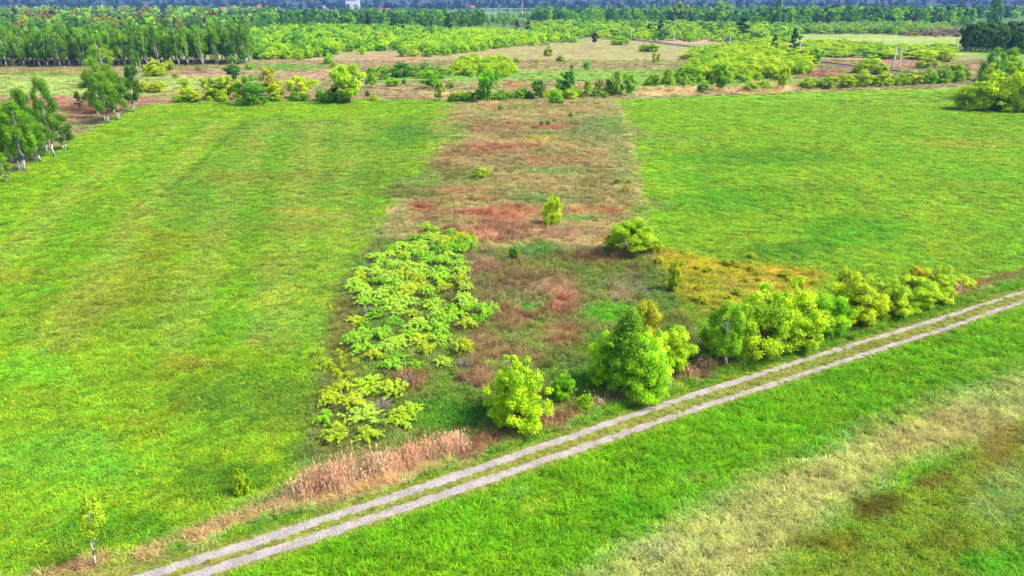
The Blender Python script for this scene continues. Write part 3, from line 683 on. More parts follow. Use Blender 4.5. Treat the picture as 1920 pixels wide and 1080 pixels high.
# --- foreground row along the ditch
fg = [
 ('broadleaf_bush','shrub',968,792,668,130,(178,214,22),'big round lime green bush standing alone beside the track, right of the reed bed','bush',0),
 ('broadleaf_bush','shrub',1056,748,698,50,(140,200,24),'small lime bush between the round lime bush and the dark conical tree','bush',1),
 ('broadleaf_bush','shrub',1096,772,736,32,(160,204,28),'tiny lime bush on the verge in front of the dark conical tree','bush',2),
 ('alder_tree','alder',1172,738,578,104,(116,168,30),'dark green conical tree with a pale straight trunk, tallest beside the track','tree',None),
 ('broadleaf_bush','shrub',1210,746,624,112,(166,218,30),'dense green bush wrapped round the right foot of the dark conical tree','bush',3),
 ('broadleaf_bush','shrub',1134,722,622,74,(176,220,30),'lime bush leaning on the left side of the dark conical tree','bush',4),
 ('broadleaf_tree','tree',1262,700,620,80,(180,214,26),'small lime tree with a thin dark trunk just right of the dark conical tree','tree',1),
 ('broadleaf_tree','tree',1206,648,566,66,(182,186,40),'yellow olive sparse tree behind the dark conical tree','tree',2),
 ('birch_tree','birch',1362,688,572,74,(140,190,32),'slender birch with a white stem at the left end of the track side hedge','tree',3),
 ('broadleaf_bush','shrub',1345,660,585,62,(170,200,30),'pale lime bush behind the slender white stemmed birch','bush',0),
 ('broadleaf_bush','shrub',1415,664,538,125,(172,206,28),'tall lime bush next to the slender birch in the hedge by the track','bush',1),
 ('broadleaf_bush','shrub',1470,648,532,120,(178,210,26),'broadest and tallest lime bush in the middle of the hedge by the track','bush',3),
 ('broadleaf_bush','shrub',1540,622,546,88,(152,208,24),'bright green bush just left of the gap in the hedge by the track','bush',2),
 ('broadleaf_bush','shrub',1600,605,514,92,(186,206,30),'yellow lime bush just right of the gap in the hedge by the track','bush',4),
 ('broadleaf_tree','tree',1577,572,502,34,(190,208,50),'thin tip of a pale tree rising behind the yellow lime hedge bush','tree',0),
 ('broadleaf_bush','shrub',1652,590,520,78,(176,206,28),'second bush right of the gap in the hedge by the track','bush',0),
 ('broadleaf_bush','shrub',1703,577,516,84,(178,210,28),'third bush right of the gap in the hedge by the track','bush',1),
 ('broadleaf_bush','shrub',1753,562,518,66,(176,204,30),'last full bush at the right end of the hedge by the track','bush',2),
 ('broadleaf_tree','tree',1712,545,498,52,(196,194,40),'yellow thin tree behind the right half of the hedge by the track','tree',3),
 ('broadleaf_tree','tree',1752,545,497,58,(166,196,40),'airy green tree behind the right end of the hedge by the track','tree',4),
 ('broadleaf_bush','shrub',1802,540,518,46,(190,208,34),'small yellow bush beyond the right end of the hedge by the track','bush',3),
 ('broadleaf_tree','tree',1181,478,414,90,(168,204,30),'broad lime tree standing alone at the right edge of the fallow strip','tree',0),
 ('broadleaf_bush','shrub',1146,470,430,32,(184,202,40),'small pale bush touching the left side of the lone broad lime tree','bush',4),
 ('broadleaf_bush','shrub',1226,474,448,34,(178,204,36),'small pale bush touching the right side of the lone broad lime tree','bush',1),
 ('broadleaf_bush','shrub',1035,422,366,38,(196,218,26),'narrow upright yellow lime bush alone among the russet grass','bush',2),
 ('broadleaf_bush','shrub',962,486,463,22,(66,140,26),'small dark green bush alone on the brown grass','bush',3),
 ('birch_sapling','sapling',180,1062,930,54,(172,200,40),'young birch with a crooked white bare stem in the lower left corner','sapling',None),
 ('broadleaf_bush','shrub',456,926,876,30,(168,196,20),'small yellow green bush in the meadow left of the reed bed','bush',0),
 ('broadleaf_bush','shrub',1262,546,486,26,(178,196,36),'thin yellow bush at the left edge of the yellow patch','bush',2),
]
for n, k, x, b, t, w_, c, lab, cat, v in fg:
    if 'hedge by the track' in lab and k == 'shrub': w_ *= 1.16
    e = plant_px(n, k, x, b, t, w_, c, lab, cat, var=v)
    if k == 'sapling': e.rotation_euler.y = 0.19

# --- low sprawling thicket on the fallow strip
def low_thicket():
    out = poly([(600,800),(600,740),(650,660),(655,540),(720,470),(800,435),(885,445),(880,490),(900,560),(915,610),(870,650),(870,700),(800,700),(770,750),(780,790),(690,830),(610,820)])
    holes = [(at(760,715),2.2),(at(690,590),1.3),(at(720,770),2.0),(at(860,690),1.6)]
    lo, hi = out.min(0), out.max(0); pts = []
    for _ in range(4000):
        p = np.array([random.uniform(lo[0],hi[0]), random.uniform(lo[1],hi[1])])
        if poly_sd(p[:1], p[1:], out)[0] > -0.6 + 3.2*(float(vnoise(p[0]/3.0, p[1]/3.0, 77)) - .5): continue
        if vnoise(p[0]/2.6, p[1]/2.6, 78) < .20: continue
        if any(np.hypot(*(p-c)) < rr for c, rr in holes): continue
        if all(np.hypot(*(p-q)) > 1.7 for q in pts): pts.append(p)
    pts.sort(key=lambda p: p[1])
    for i, p in enumerate(pts):
        t = (p[1]-lo[1])/(hi[1]-lo[1])
        where = 'near end' if t < .25 else 'middle' if t < .7 else 'far end'
        c = random.choice([(188,228,58),(164,216,44),(196,228,76),(138,200,38),(200,218,48),(172,222,56)] if t > random.uniform(.0,.3) else [(188,222,44),(172,214,40),(196,224,50)])
        plant('low_shrub', 'low', p, random.uniform(.6,1.0)*(1 + .9*float(vnoise(p[0]/3.3, p[1]/3.3, 79))), random.uniform(2.0,3.9), c,
              f'low sprawling pale green shrub in the {where} of the thicket on the fallow strip', 'shrub', 'low sprawling shrubs on the fallow strip')
low_thicket()
low_px = [(632,822,44,'yellow green low shrub nearest the reed bed, at the thicket foot'),(690,826,40,'low green shrub between the reed bed and the lime thicket'),(745,790,40,'low lime shrub with bare grey twigs right of the thicket foot'),(612,690,26,'small lone lime shrub left of the low thicket'),(596,668,18,'tiny yellow shrub in the meadow left of the low thicket'),(880,458,30,'upright pale shrub at the far corner of the low thicket')]
for x, y, wd, lab in low_px:
    p = at(x, y); plant('low_shrub', 'low', p, 1.0 if y > 500 else 1.5, wd*1.7/scale_at(p[1]), (184,210,40), lab, 'shrub')

for x, y, wd, lab in [(715,772,60,'bare grey twiggy shrub among the low shrubs near the reed bed'),(766,722,46,'bare grey twiggy shrub in the middle of the low thicket'),(690,592,36,'bare twiggy shrub at the left border of the low thicket'),(868,690,40,'bare twiggy shrub at the right border of the low thicket')]:
    p = at(x, y); e = add('bare_shrub', None); e.location = (p[0], p[1], 0); k = wd/scale_at(p[1])/2.5; e.scale = (k, k, 1.2); tag(e, lab, 'shrub')
    for j in (0, 3): o = add('stems', plant_meshes('low', 0, j)[1], e); o.rotation_euler.z = j*1.1
# --- little bushes on the upper fallow strip
tiny = [(898,336,312,30,(170,196,40),'pale bush left of centre on the upper fallow strip'),(912,330,314,20,(176,190,40),'small pale bush beside the one left of centre on the fallow strip'),(932,322,312,14,(170,170,50),'tiny olive bush on the upper fallow strip'),
 (1160,346,333,16,(150,176,40),'small bush at the right border of the fallow strip'),(1172,360,348,18,(186,180,40),'yellow bush at the right border of the fallow strip'),(1180,345,336,10,(170,170,40),'tiny bush close to the right border line'),
 (1015,237,226,10,(60,120,24),'dark bush, left one of the pair high on the fallow strip'),(1028,236,225,11,(66,130,24),'dark bush, right one of the pair high on the fallow strip'),(1038,230,222,8,(150,160,60),'pale tiny bush right of the dark pair'),(1070,221,210,11,(100,150,30),'green bush high on the fallow strip near the right'),(1083,214,208,12,(140,170,40),'pale bush high on the fallow strip near the right'),(1094,214,208,8,(140,170,40),'smallest pale bush high on the fallow strip'),
 (940,208,193,14,(150,180,36),'lime bush at the top left of the fallow strip'),(957,207,200,12,(150,176,40),'low lime bush at the top of the fallow strip'),(967,206,199,8,(150,176,40),'tiny lime bush at the top of the fallow strip'),(985,205,196,14,(156,186,40),'round lime bush at the top of the fallow strip'),(1050,194,184,12,(120,170,34),'small green bush at the far border of the fallow strip')]
for x, b, t, wd, c, lab in tiny: plant_px('small_bush', 'shrub', x, b, t, wd, c, lab, 'bush', lod=1, whole=True)
def yellow_patch():
    for _ in range(26):
        x, y = random.choice([(1280,505),(1300,560),(1345,560),(1420,510),(1490,520),(1320,520)]); x += random.gauss(0,28); y += random.gauss(0,14)
        p = at(x, y); s = random.uniform(.5,1.1)
        plant('yellow_shrub', 'shrub', p, s, s*1.6, random.choice([(198,190,30),(190,196,36),(176,186,40)]), 'knee high yellow shrub on the yellow patch behind the hedge', 'shrub', 'yellow shrubs on the yellow patch', lod=1, whole=True)
    for _ in range(26):
        x, y = random.gauss(630,26), random.gauss(690,45); p = at(x, y); s = random.uniform(.35,.7)
        plant('yellow_shrub', 'shrub', p, s, s*1.6, (188,200,40), 'ankle high yellow shoot in the meadow left of the low thicket', 'shrub', 'yellow shoots left of the low thicket', lod=1, whole=True)
yellow_patch()

# --- row at the far edge of the meadows
far_row = [
 ('shrub',478,197,141,64,(104,166,28),'dense round mid green bush at the far edge of the left meadow'),
 ('tree',507,180,127,34,(188,190,40),'yellow tree behind the dense round bush at the far meadow edge'),
 ('tree',519,186,152,42,(196,206,30),'bright yellow tree right of the dense round bush'),
 ('tree',565,184,144,58,(192,214,30),'broad yellow lime tree between the round bush and the big lone lime tree'),
 ('shrub',601,188,164,22,(124,186,30),'small green bush left of the brown leafless bush'),
 ('shrub',628,189,158,30,(116,84,56),'brown leafless bush at the left foot of the big lone lime tree'),
 ('tree',655,192,120,74,(178,212,30),'big lone lime tree with a forked dark trunk at the far meadow edge'),
 ('shrub',690,182,168,10,(70,120,30),'tiny dark bush right of the big lone lime tree'),
 ('tree',697,165,127,25,(136,186,30),'slim green tree behind the big lone lime tree'),
 ('shrub',736,162,145,32,(150,200,34),'flat lime bush right of the slim green tree'),
 ('shrub',757,158,147,9,(80,130,34),'tiny round bush right of the flat lime bush'),
 ('shrub',752,145,115,48,(84,150,28),'dark round bush in the mid distance hedge'),
 ('shrub',775,144,121,30,(120,180,32),'mid green bush between the dark ones in the mid distance hedge'),
 ('shrub',797,144,114,32,(110,170,30),'second dark bush in the mid distance hedge'),
 ('shrub',716,143,122,30,(150,196,32),'lime bush at the left end of the mid distance hedge'),
 ('shrub',828,141,122,30,(140,190,32),'lime bush right of the dark ones in the mid distance hedge'),
 ('shrub',846,142,126,14,(170,206,34),'small bright bush in the mid distance hedge'),
 ('tree',811,166,132,38,(140,198,30),'wide lime tree on brown grass in front of the mid distance hedge'),
 ('tree',824,189,154,24,(160,180,50),'thin sparse tree alone at the far edge of the left meadow'),
 ('shrub',845,166,152,18,(140,180,50),'pale bush on brown grass right of the wide lime tree'),
 ('tree',914,190,132,44,(124,196,26),'tall irregular green tree rising from bushes above the fallow strip'),
 ('shrub',868,189,171,30,(110,170,28),'bush left of the tall irregular green tree'),
 ('shrub',897,190,168,34,(100,160,28),'bush at the foot of the tall irregular green tree'),
 ('shrub',938,188,168,36,(130,186,30),'bush right of the tall irregular green tree'),
 ('shrub',972,186,166,20,(140,190,34),'small bush right of the tall tree, above the fallow strip'),
 ('tree',1010,185,150,32,(104,150,36),'double stemmed green tree above the fallow strip'),
 ('shrub',1041,194,166,28,(140,200,26),'low bright bush reaching into the fallow strip'),
 ('tree',1064,181,134,36,(84,156,26),'dark green round tree above the fallow strip'),
 ('tree',1047,176,146,22,(130,180,34),'pale tree left of the dark green round tree'),
 ('tree',1101,182,150,20,(160,196,40),'slim pale tree right of the dark green round tree'),
 ('tree',1122,180,146,18,(170,180,70),'thin pale tree in the row above the right meadow'),
 ('tree',1139,180,148,14,(90,140,34),'dark slim tree in the row above the right meadow'),
 ('tree',1154,180,134,22,(150,186,40),'tall sparse tree in the row above the right meadow'),
 ('tree',1177,179,139,30,(140,196,30),'round green tree at the right end of the row above the meadow'),
 ('tree',1221,161,140,13,(140,180,40),'left one of the two small trees on the grass strip'),
 ('tree',1230,161,139,14,(150,186,40),'right one of the two small trees on the grass strip'),
 ('tree',1254,159,129,20,(160,200,40),'pale tree left of the big right thicket'),
 ('tree',1270,159,134,14,(150,190,40),'slim tree left of the big right thicket'),
 ('shrub',1283,160,138,18,(150,196,34),'bush touching the left end of the big right thicket'),
 ('tree',1346,171,120,38,(128,180,34),'single tree with a dark trunk in front of the big right thicket'),
 ('shrub',1317,174,154,24,(100,160,40),'dark low bush left of the single tree at the meadow edge'),
 ('shrub',1405,171,154,36,(150,190,30),'low lime bush at the meadow edge, right of the single tree'),
 ('shrub',1430,170,150,34,(156,196,30),'long low lime bush at the meadow edge'),
 ('tree',1467,166,125,26,(180,206,36),'pale lime tree before the hedge at the right meadow edge'),
 ('tree',1527,124,90,30,(150,200,30),'lime tree standing left of the railway near a leaning pole'),
 ('shrub',356,190,162,52,(184,206,30),'yellow lime bush left of the row at the far meadow edge'),
 ('tree',348,166,147,24,(180,206,36),'small yellow tree above the yellow lime bush on the left'),
 ('tree',396,186,146,46,(176,200,36),'lime tree with bare stems left of the dense round bush'),
 ('tree',424,186,143,46,(172,200,30),'second lime tree with bare stems left of the dense round bush'),
 ('tree',446,186,150,30,(190,208,30),'yellow tree touching the left side of the dense round bush'),
 ('tree',438,152,121,30,(80,140,28),'dark round tree behind the lime trees on the left'),
 ('shrub',270,172,152,34,(188,198,34),'low yellow bush right of the birch clump'),
 ('shrub',298,173,150,32,(184,204,34),'second low yellow bush right of the birch clump'),
 ('shrub',290,143,112,46,(188,206,30),'yellow bush in front of the birch wood'),
 ('shrub',275,144,126,24,(180,200,40),'small yellow bush beside the lone leaning birch'),
 ('tree',318,134,113,26,(170,196,40),'little yellow tree in front of the birch wood'),
 ('shrub',330,146,136,18,(180,190,40),'tiny yellow bush in front of the birch wood'),
 ('shrub',372,133,122,14,(150,170,50),'tiny olive bush before the right part of the birch wood'),
 ('shrub',438,122,102,16,(150,200,40),'lime bush at the right end of the birch wood'),
 ('shrub',467,130,117,18,(160,206,40),'pale round bush right of the birch wood'),
 ('shrub',457,118,104,26,(130,190,40),'green bush at the corner of the birch wood'),
 ('shrub',617,120,98,22,(150,206,34),'lime bush on brown grass in front of the thicket'),
 ('shrub',625,126,116,14,(150,190,50),'tiny bush on brown grass in front of the thicket'),
 ('shrub',1099,131,113,17,(120,190,26),'round green bush alone on the brown grass plain'),
 ('shrub',1027,105,86,22,(170,180,50),'olive bush on the brown grass plain'),
 ('shrub',1051,115,103,20,(160,180,44),'low olive bush on the brown grass plain'),
 ('shrub',1009,118,110,11,(190,210,30),'bright yellow small bush on the brown grass plain'),
 ('shrub',968,118,106,16,(170,180,60),'pale small bush on the brown grass plain'),
 ('tree',1226,118,99,12,(180,196,36),'yellow small tree on the plain before the right thicket'),
 ('tree',1234,117,101,10,(160,180,36),'darker twin beside the yellow small tree on the plain'),
 ('shrub',1072,131,120,7,(130,170,50),'tiny pale bush on the brown grass plain'),
 ('shrub',1225,97,80,30,(160,196,36),'wide lime bush beside the railway'),
 ('shrub',1208,96,82,24,(150,190,44),'lime bush left of the wide one beside the railway'),
 ('shrub',1162,84,66,36,(156,206,34),'lime bush in front of a railway pole'),
 ('tree',1115,82,62,14,(90,76,60),'brown bare tree beside a railway pole'),
]
for k, x, b, t, wd, c, lab in far_row:
    plant_px('broadleaf_tree' if k == 'tree' else 'broadleaf_bush', k, x, b, t, wd, c, lab, 'tree' if k == 'tree' else 'bush', lod=1)
for x0, b0, x1, b1, n_, lab in ((335,191,720,190,20,'low bush filling the row at the far edge of the left meadow'),(850,190,1185,180,26,'low bush filling the row above the fallow strip'),(1190,163,1290,160,7,'low bush on the strip left of the big right thicket'),(1290,158,1500,150,12,'low bush at the foot of the big right thicket'),(690,150,960,144,14,'low bush filling the mid distance hedge')):
    for i in range(n_):
        t = random.random(); x = x0+(x1-x0)*t; b = b0+(b1-b0)*t + random.uniform(-4,1); p = at(x, b); h = random.uniform(1.6,4.2)
        plant('row_bush', 'shrub', p, h, h*random.uniform(1.1,1.7), random.choice([(160,204,32),(140,190,30),(178,206,34),(120,176,30)]), lab, 'bush', lab.replace('low bush','low bushes'), lod=1, whole=True)
# hedge at the right end of the meadow
for i, (x, b, t, wd, c) in enumerate([(1515,165,144,42,(170,196,32)),(1545,165,140,44,(160,190,32)),(1580,164,138,46,(176,200,32)),(1618,162,130,42,(186,208,32)),(1640,162,142,30,(150,180,34)),(1655,161,134,40,(180,204,32)),(1685,160,132,38,(160,196,32)),(1712,159,134,36,(184,204,36)),(1740,158,128,38,(140,184,30)),(1765,156,120,38,(130,176,30)),(1790,154,115,40,(146,184,30)),(1806,152,120,24,(130,170,30))]):
    where = ['left end','left part','middle','right part','right end'][min(4, i*5//12)]
    plant_px('hedge_bush', 'shrub', x, b, t, wd, c, f'lime green bush in the {where} of the hedge bordering the right meadow', 'bush', 'hedge bushes bordering the right meadow', lod=1)
for x, b, t, wd, c, lab in [(1628,136,104,52,(176,206,30),'tall lime bush just left of the double white poles'),(1648,140,118,34,(160,190,34),'lime bush at the foot of the double white poles'),(1612,138,116,30,(170,196,34),'lime bush left of the tall one near the double white poles'),(1735,128,104,40,(170,196,40),'lime bush right of the double white poles'),(1770,116,92,34,(166,190,50),'pale bush behind the railway on the right')]:
    plant_px('broadleaf_bush', 'shrub', x, b, t, wd, c, lab, 'bush', lod=1)
# cluster at the right frame edge
for x, b, t, wd, c, lab in [(1822,206,152,70,(170,200,28),'lime bush at the left end of the big clump on the right'),(1862,208,138,84,(180,206,26),'largest lime bush of the big clump on the right'),(1905,208,128,84,(184,208,26),'lime bush at the right frame edge in the big clump'),(1950,206,122,80,(170,200,28),'lime bush cut by the right frame edge in the big clump'),(1842,190,120,50,(180,206,26),'lime bush behind the front ones of the big clump on the right'),(1885,180,105,60,(164,200,28),'taller lime bush at the back of the big clump on the right'),(1925,178,104,60,(150,190,28),'taller green bush at the back right of the big clump')]:
    plant_px('broadleaf_bush', 'shrub', x, b, t, wd, c, lab, 'bush', lod=1, var=None)
for x, b, t, wd, lab in [(1832,186,96,46,'birch with white forked stem at the left of the big clump on the right'),(1852,184,92,46,'birch with white stem behind the big clump on the right'),(1875,176,92,40,'birch in the middle of the big clump on the right')]:
    plant_px('birch_tree', 'birch', x, b, t, wd, (112,166,40), lab, 'tree', lod=1)
# birch groups on the left
lb = [(204,232,138,56,(104,150,30),'front birch of the left clump with two white stems'),(222,226,136,54,(92,140,26),'middle birch of the left clump'),(186,222,132,46,(104,150,30),'left birch of the left clump'),(250,210,126,42,(70,116,24),'dark birch at the right of the left clump'),(214,214,122,46,(112,156,32),'back birch of the left clump'),
 (200,164,78,52,(118,162,34),'tall pale birch behind the left clump'),(180,160,104,34,(126,176,32),'short birch behind the left clump'),(264,149,82,30,(84,134,28),'lone leaning birch with white forked foot before the birch wood'),
 (38,322,200,58,(100,154,30),'tall birch nearest the left frame edge'),(47,322,192,60,(104,158,32),'birch with forked white foot near the left frame edge'),(78,304,212,60,(96,150,28),'birch with a leaning white stem in the left group'),(103,294,150,54,(92,140,36),'tallest birch in the left group'),(62,300,172,60,(88,140,28),'dense birch in the middle of the left group'),(120,282,218,50,(76,124,24),'dark birch at the right of the left group'),(14,342,288,40,(110,160,30),'short birch with curved white stem at the left frame edge'),(5,320,205,56,(110,164,32),'birch cut by the left frame edge'),(90,288,190,50,(84,132,26),'birch behind the leaning one in the left group'),(25,306,186,54,(110,160,32),'birch behind the tall one at the left frame edge')]
for x, b, t, wd, c, lab in lb: plant_px('birch_tree', 'birch', x, b, t, wd*.86, (min(255,int(c[0]*1.14)), min(255,int(c[1]*1.08)), c[2]), lab, 'tree', lod=0 if b > 200 else 1)
plant_px('pine_tree', 'pine', 150, 208, 171, 20, (84,100,40), 'small dark pine between the two birch groups on the left', 'tree', lod=1)

# --- masses of trees, one object each
def fill(pts_px, spacing, seed, n_max=400, jitter=1.0):
    P = poly(pts_px); rr = random.Random(seed); lo, hi = P.min(0), P.max(0); out = []; grid = {}
    tries = int((hi-lo)[0]*(hi-lo)[1]/spacing**2*6)
    for _ in range(tries):
        p = (rr.uniform(lo[0],hi[0]), rr.uniform(lo[1],hi[1]))
        if poly_sd(np.array([p[0]]), np.array([p[1]]), P)[0] > 0: continue
        gk = (int(p[0]//spacing), int(p[1]//spacing)); ok = True
        for i in (-1,0,1):
            for j in (-1,0,1):
                for q in grid.get((gk[0]+i, gk[1]+j), ()):
                    if (q[0]-p[0])**2 + (q[1]-p[1])**2 < (spacing*.8)**2: ok = False
        if ok: grid.setdefault(gk, []).append(p); out.append(p)
    out.sort(key=lambda p: p[1])
    return out
def mass_mesh(name, items, label, cat):
    """items: (pos, h, w, kind, colour) -> one uncountable mass"""
    Vs = []; Fs = []; Cs = []; vs = []; nv = 0
    for p, h, w_, k, c in items:
        cm, _ = plant_meshes(k, 2, random.randrange(VN[k]))
        n = len(cm.vertices); V = np.empty(n*3, np.float32); cm.vertices.foreach_get('co', V); V = V.reshape(-1,3)
        f = np.empty(len(cm.polygons)*4, np.int32); cm.loops.foreach_get('vertex_index', f)
        va = np.empty(len(cm.polygons), np.float32); cm.attributes['var'].data.foreach_get('value', va)
        keep = np.random.default_rng(int(nv)+1).uniform(size=len(va)) < 0.5
        f4 = f.reshape(-1,4)[keep]; va = va[keep]
        a = random.uniform(0,6.28); sx = w_/ASPECT[k]
        Q = V[f4.ravel()].reshape(-1,4,3); cen = Q.mean(1, keepdims=True); Q = (cen + (Q-cen)*1.5).reshape(-1,3)
        W = np.stack([p[0]+(Q[:,0]*math.cos(a)-Q[:,1]*math.sin(a))*sx, p[1]+(Q[:,0]*math.sin(a)+Q[:,1]*math.cos(a))*sx, Q[:,2]*h + (p[2] if len(p) > 2 else 0)], 1)
        Vs.append(W); Fs.append(np.arange(len(W)).reshape(-1,4)+nv); nv += len(W); vs.append(va); Cs.append(np.tile(s2l(c)/GF, (len(va),1)))
    me = mesh_np(name, np.concatenate(Vs), np.concatenate(Fs), MASS, np.concatenate(vs))
    C = np.concatenate(Cs); a = me.attributes.new('Col', 'FLOAT_COLOR', 'FACE')
    a.data.foreach_set('color', np.concatenate([C, np.ones((len(C),1))], 1).astype(np.float32).ravel())
    tag(add(name, me), label, cat, kind='stuff')
MASS = leaf_material('wood_leaf', 'instancer', 0.45, 0.5, 1.55, 0.03, 0.2)
for n in MASS.node_tree.nodes:
    if n.type == 'ATTRIBUTE' and n.attribute_name == 'Col': n.attribute_type = 'GEOMETRY'

# scrub thicket in the middle distance
scrubC = [(158,200,30),(170,208,32),(140,190,32),(120,176,34),(180,206,36),(150,196,40)]
items = []; n_ind = 0
P1 = fill([(452,112),(560,113),(640,101),(700,105),(800,107),(870,100),(960,88),(1040,84),(1090,79),(1060,71),(960,66),(900,62),(700,54),(560,50),(465,62)], 7.2, 3)
for p in P1:
    nz = float(fbm(p[0]/34, p[1]/48, 91))
    if nz < .36 and p[1] > 380: continue
    c = random.choice(scrubC if nz > .42 else [(140,190,36),(124,176,36),(168,210,38)]); c = (min(255,c[0]+14), min(255,c[1]+10), c[2]); h = random.uniform(3.4, 6.2) + 5*max(0, nz-.35)
    if p[0] < -60 and random.random() < .3: c = (96,156,32)
    if n_ind < 90:
        t = 'front edge' if n_ind < 55 else 'body'
        side = 'left' if p[0] < -70 else 'right' if p[0] > -20 else 'middle'
        plant('scrub_bush', 'shrub', p, h, random.uniform(5.5,9.5), c, f'lime bush in the {t} of the scrub thicket beside the birch wood, {side} part', 'bush', 'bushes of the scrub thicket beyond the plain', lod=1, whole=True); n_ind += 1
    else: items.append((p, h, random.uniform(6,10), 'shrub', c))
for reg, pts, sp, hh, n in (('big thicket right of the plain', [(1282,153),(1400,150),(1508,140),(1512,118),(1440,104),(1330,108),(1300,128)], 7.4, (4.5,7.0), 5),
                        ('thicket between the plain and the railway curve', [(1285,112),(1420,106),(1480,100),(1440,78),(1340,96)], 10.0, (4,6.5), 6),
                        ('thicket across the railway from the right meadow', [(1500,106),(1640,108),(1640,90),(1560,82),(1500,86)], 10, (3.2,5.5), 7),
                        ('bushes behind the double white poles', [(1640,112),(1770,112),(1770,94),(1640,92)], 12, (3.5,6), 8),
                        ('mid hedge above the grass strip', [(855,141),(955,141),(950,122),(870,120)], 6.5, (4,6), 9)):
    for p in fill(pts, sp, n):
        plant('scrub_bush', 'shrub', p, random.uniform(*hh), random.uniform(sp*1.05, sp*1.7), random.choice([(182,208,30),(172,204,30),(190,212,34),(150,194,30)]), f'yellow lime bush in the {reg}', 'bush', f'bushes of the {reg}', lod=1, whole=True)
far_scrub = fill([(1000,64),(1090,72),(1200,76),(1270,78),(1420,82),(1500,78),(1500,60),(1440,50),(1100,42),(1000,48)], 12, 12)
for p in far_scrub:
    if random.random() < .86: items.append((p, random.uniform(4,8), random.uniform(10,16), random.choice(['shrub','shrub','tree']), random.choice(scrubC + [(90,140,40),(70,120,40)])))
for p in fill([(1460,64),(1640,64),(1700,66),(1770,60),(1770,52),(1640,50),(1460,54)], 13, 13):
    items.append((p, random.uniform(5,9), random.uniform(12,18), 'shrub', random.choice([(150,176,80),(130,176,50),(160,190,60),(110,160,44)])))
for p in fill([(1690,68),(1810,70),(1810,60),(1720,60)], 14, 14): items.append((p, random.uniform(4,6), 14, 'shrub', random.choice([(140,120,100),(150,128,110),(150,150,70)])))
mass_mesh('far_scrub', items, 'lime and olive scrub spreading behind the thickets as far as the woods', 'scrub')

# birch wood on the left
bw = fill([(-60,127),(120,126),(300,124),(472,121),(472,110),(300,108),(-60,110)], 5.0, 21)
for i, p in enumerate(bw[:230]):
    row = 'front row' if p[1] < 350 else 'second row' if p[1] < 362 else 'back rows'
    side = 'left' if p[0] < -190 else 'middle' if p[0] < -140 else 'right'
    if i > 60 and i % 6 == 0:
        plant('broadleaf_tree', 'tree', p, random.uniform(12,18), random.uniform(8,11), random.choice([(130,190,36),(110,160,40),(150,196,44)]), f'round leafy tree mixed into the back of the birch wood, {side} third', 'tree', 'leafy trees mixed into the birch wood', lod=1); continue
    plant('birch_tree', 'birch', p, random.uniform(14,20.5), random.uniform(5.5,8.5), random.choice([(118,168,30),(104,152,28),(132,180,34),(92,140,26)]), f'white stemmed birch in the {row} of the birch wood, {side} third', 'tree', 'birches of the wood on the left', lod=1)
# mixed woods behind: individual trees in the nearer woods, one mass beyond
woodC = {k: [(min(255,int(a*1.2)), min(255,int(b*1.14)), int(c*.9)) for a,b,c in v] for k, v in {'left': [(120,140,54),(90,140,44),(70,116,44),(142,148,66),(140,190,50),(100,150,50)], 'mid': [(66,116,44),(84,136,48),(56,98,42),(110,160,46),(76,124,52)], 'right': [(84,140,40),(70,120,40),(56,96,44),(100,156,40),(120,170,44)]}.items()}
wood_items = []
for reg, side, pts, sp, hh, seed in (('mixed wood behind the birch wood', 'left', [(-80,66),(480,62),(480,48),(300,44),(-80,48)], 15, (11,17), 31),
                          ('dark wood behind the scrub thicket', 'mid', [(480,58),(640,52),(760,54),(905,56),(905,48),(760,42),(480,44)], 15, (13,20), 32),
                          ('wood behind the pale meadow on the right', 'right', [(1420,50),(1600,50),(1820,50),(1820,42),(1420,42)], 13, (17,24), 33),
                          ('wood beyond the railway', 'right', [(1000,46),(1240,47),(1420,50),(1420,40),(1000,36)], 17, (12,20), 34)):
    for j, p in enumerate(fill(pts, sp, seed)):
        k = random.choice(['tree','tree','birch','pine','shrub'] if side != 'left' else ['tree','tree','tree','pine'])
        c = random.choice(woodC[side]); h = random.uniform(*hh)
        if k == 'pine': c = (64,100,38)
        if j >= 75: wood_items.append((p, h, h*.8, 'tree' if k in ('shrub','birch') else k, c)); continue
        word = {'tree':'broadleaf','birch':'slim','pine':'dark pine','shrub':'bushy'}[k]
        plant({'tree':'broadleaf_tree','birch':'slim_tree','pine':'pine_tree','shrub':'bushy_tree'}[k], k, p, h*(.7 if k == 'shrub' else 1), h*{'tree':.85,'birch':.5,'pine':.5,'shrub':.8}[k], c, f'{word} tree in the {reg}', 'tree', f'{word} trees of the {reg}', lod=2, whole=True)
# dark wood at the right edge and its meadow corner
for p in fill([(1800,97),(1850,99),(2050,104),(2050,84),(1830,84)], 7.5, 41):
    k = random.choice(['tree','tree','tree','birch','pine']); edge = p[1] < 420
    plant('pine_tree' if k == 'pine' else 'broadleaf_tree', k, p, random.uniform(13,18)*(.72 if p[0] < 300 else 1), 9.5, random.choice([(76,116,32),(66,104,30),(92,132,34)]), f'dark {"pine" if k == "pine" else "broadleaf"} tree in the wood at the right frame edge', 'tree', f'dark {"pine" if k == "pine" else "broadleaf"} trees of the right edge wood', lod=1)
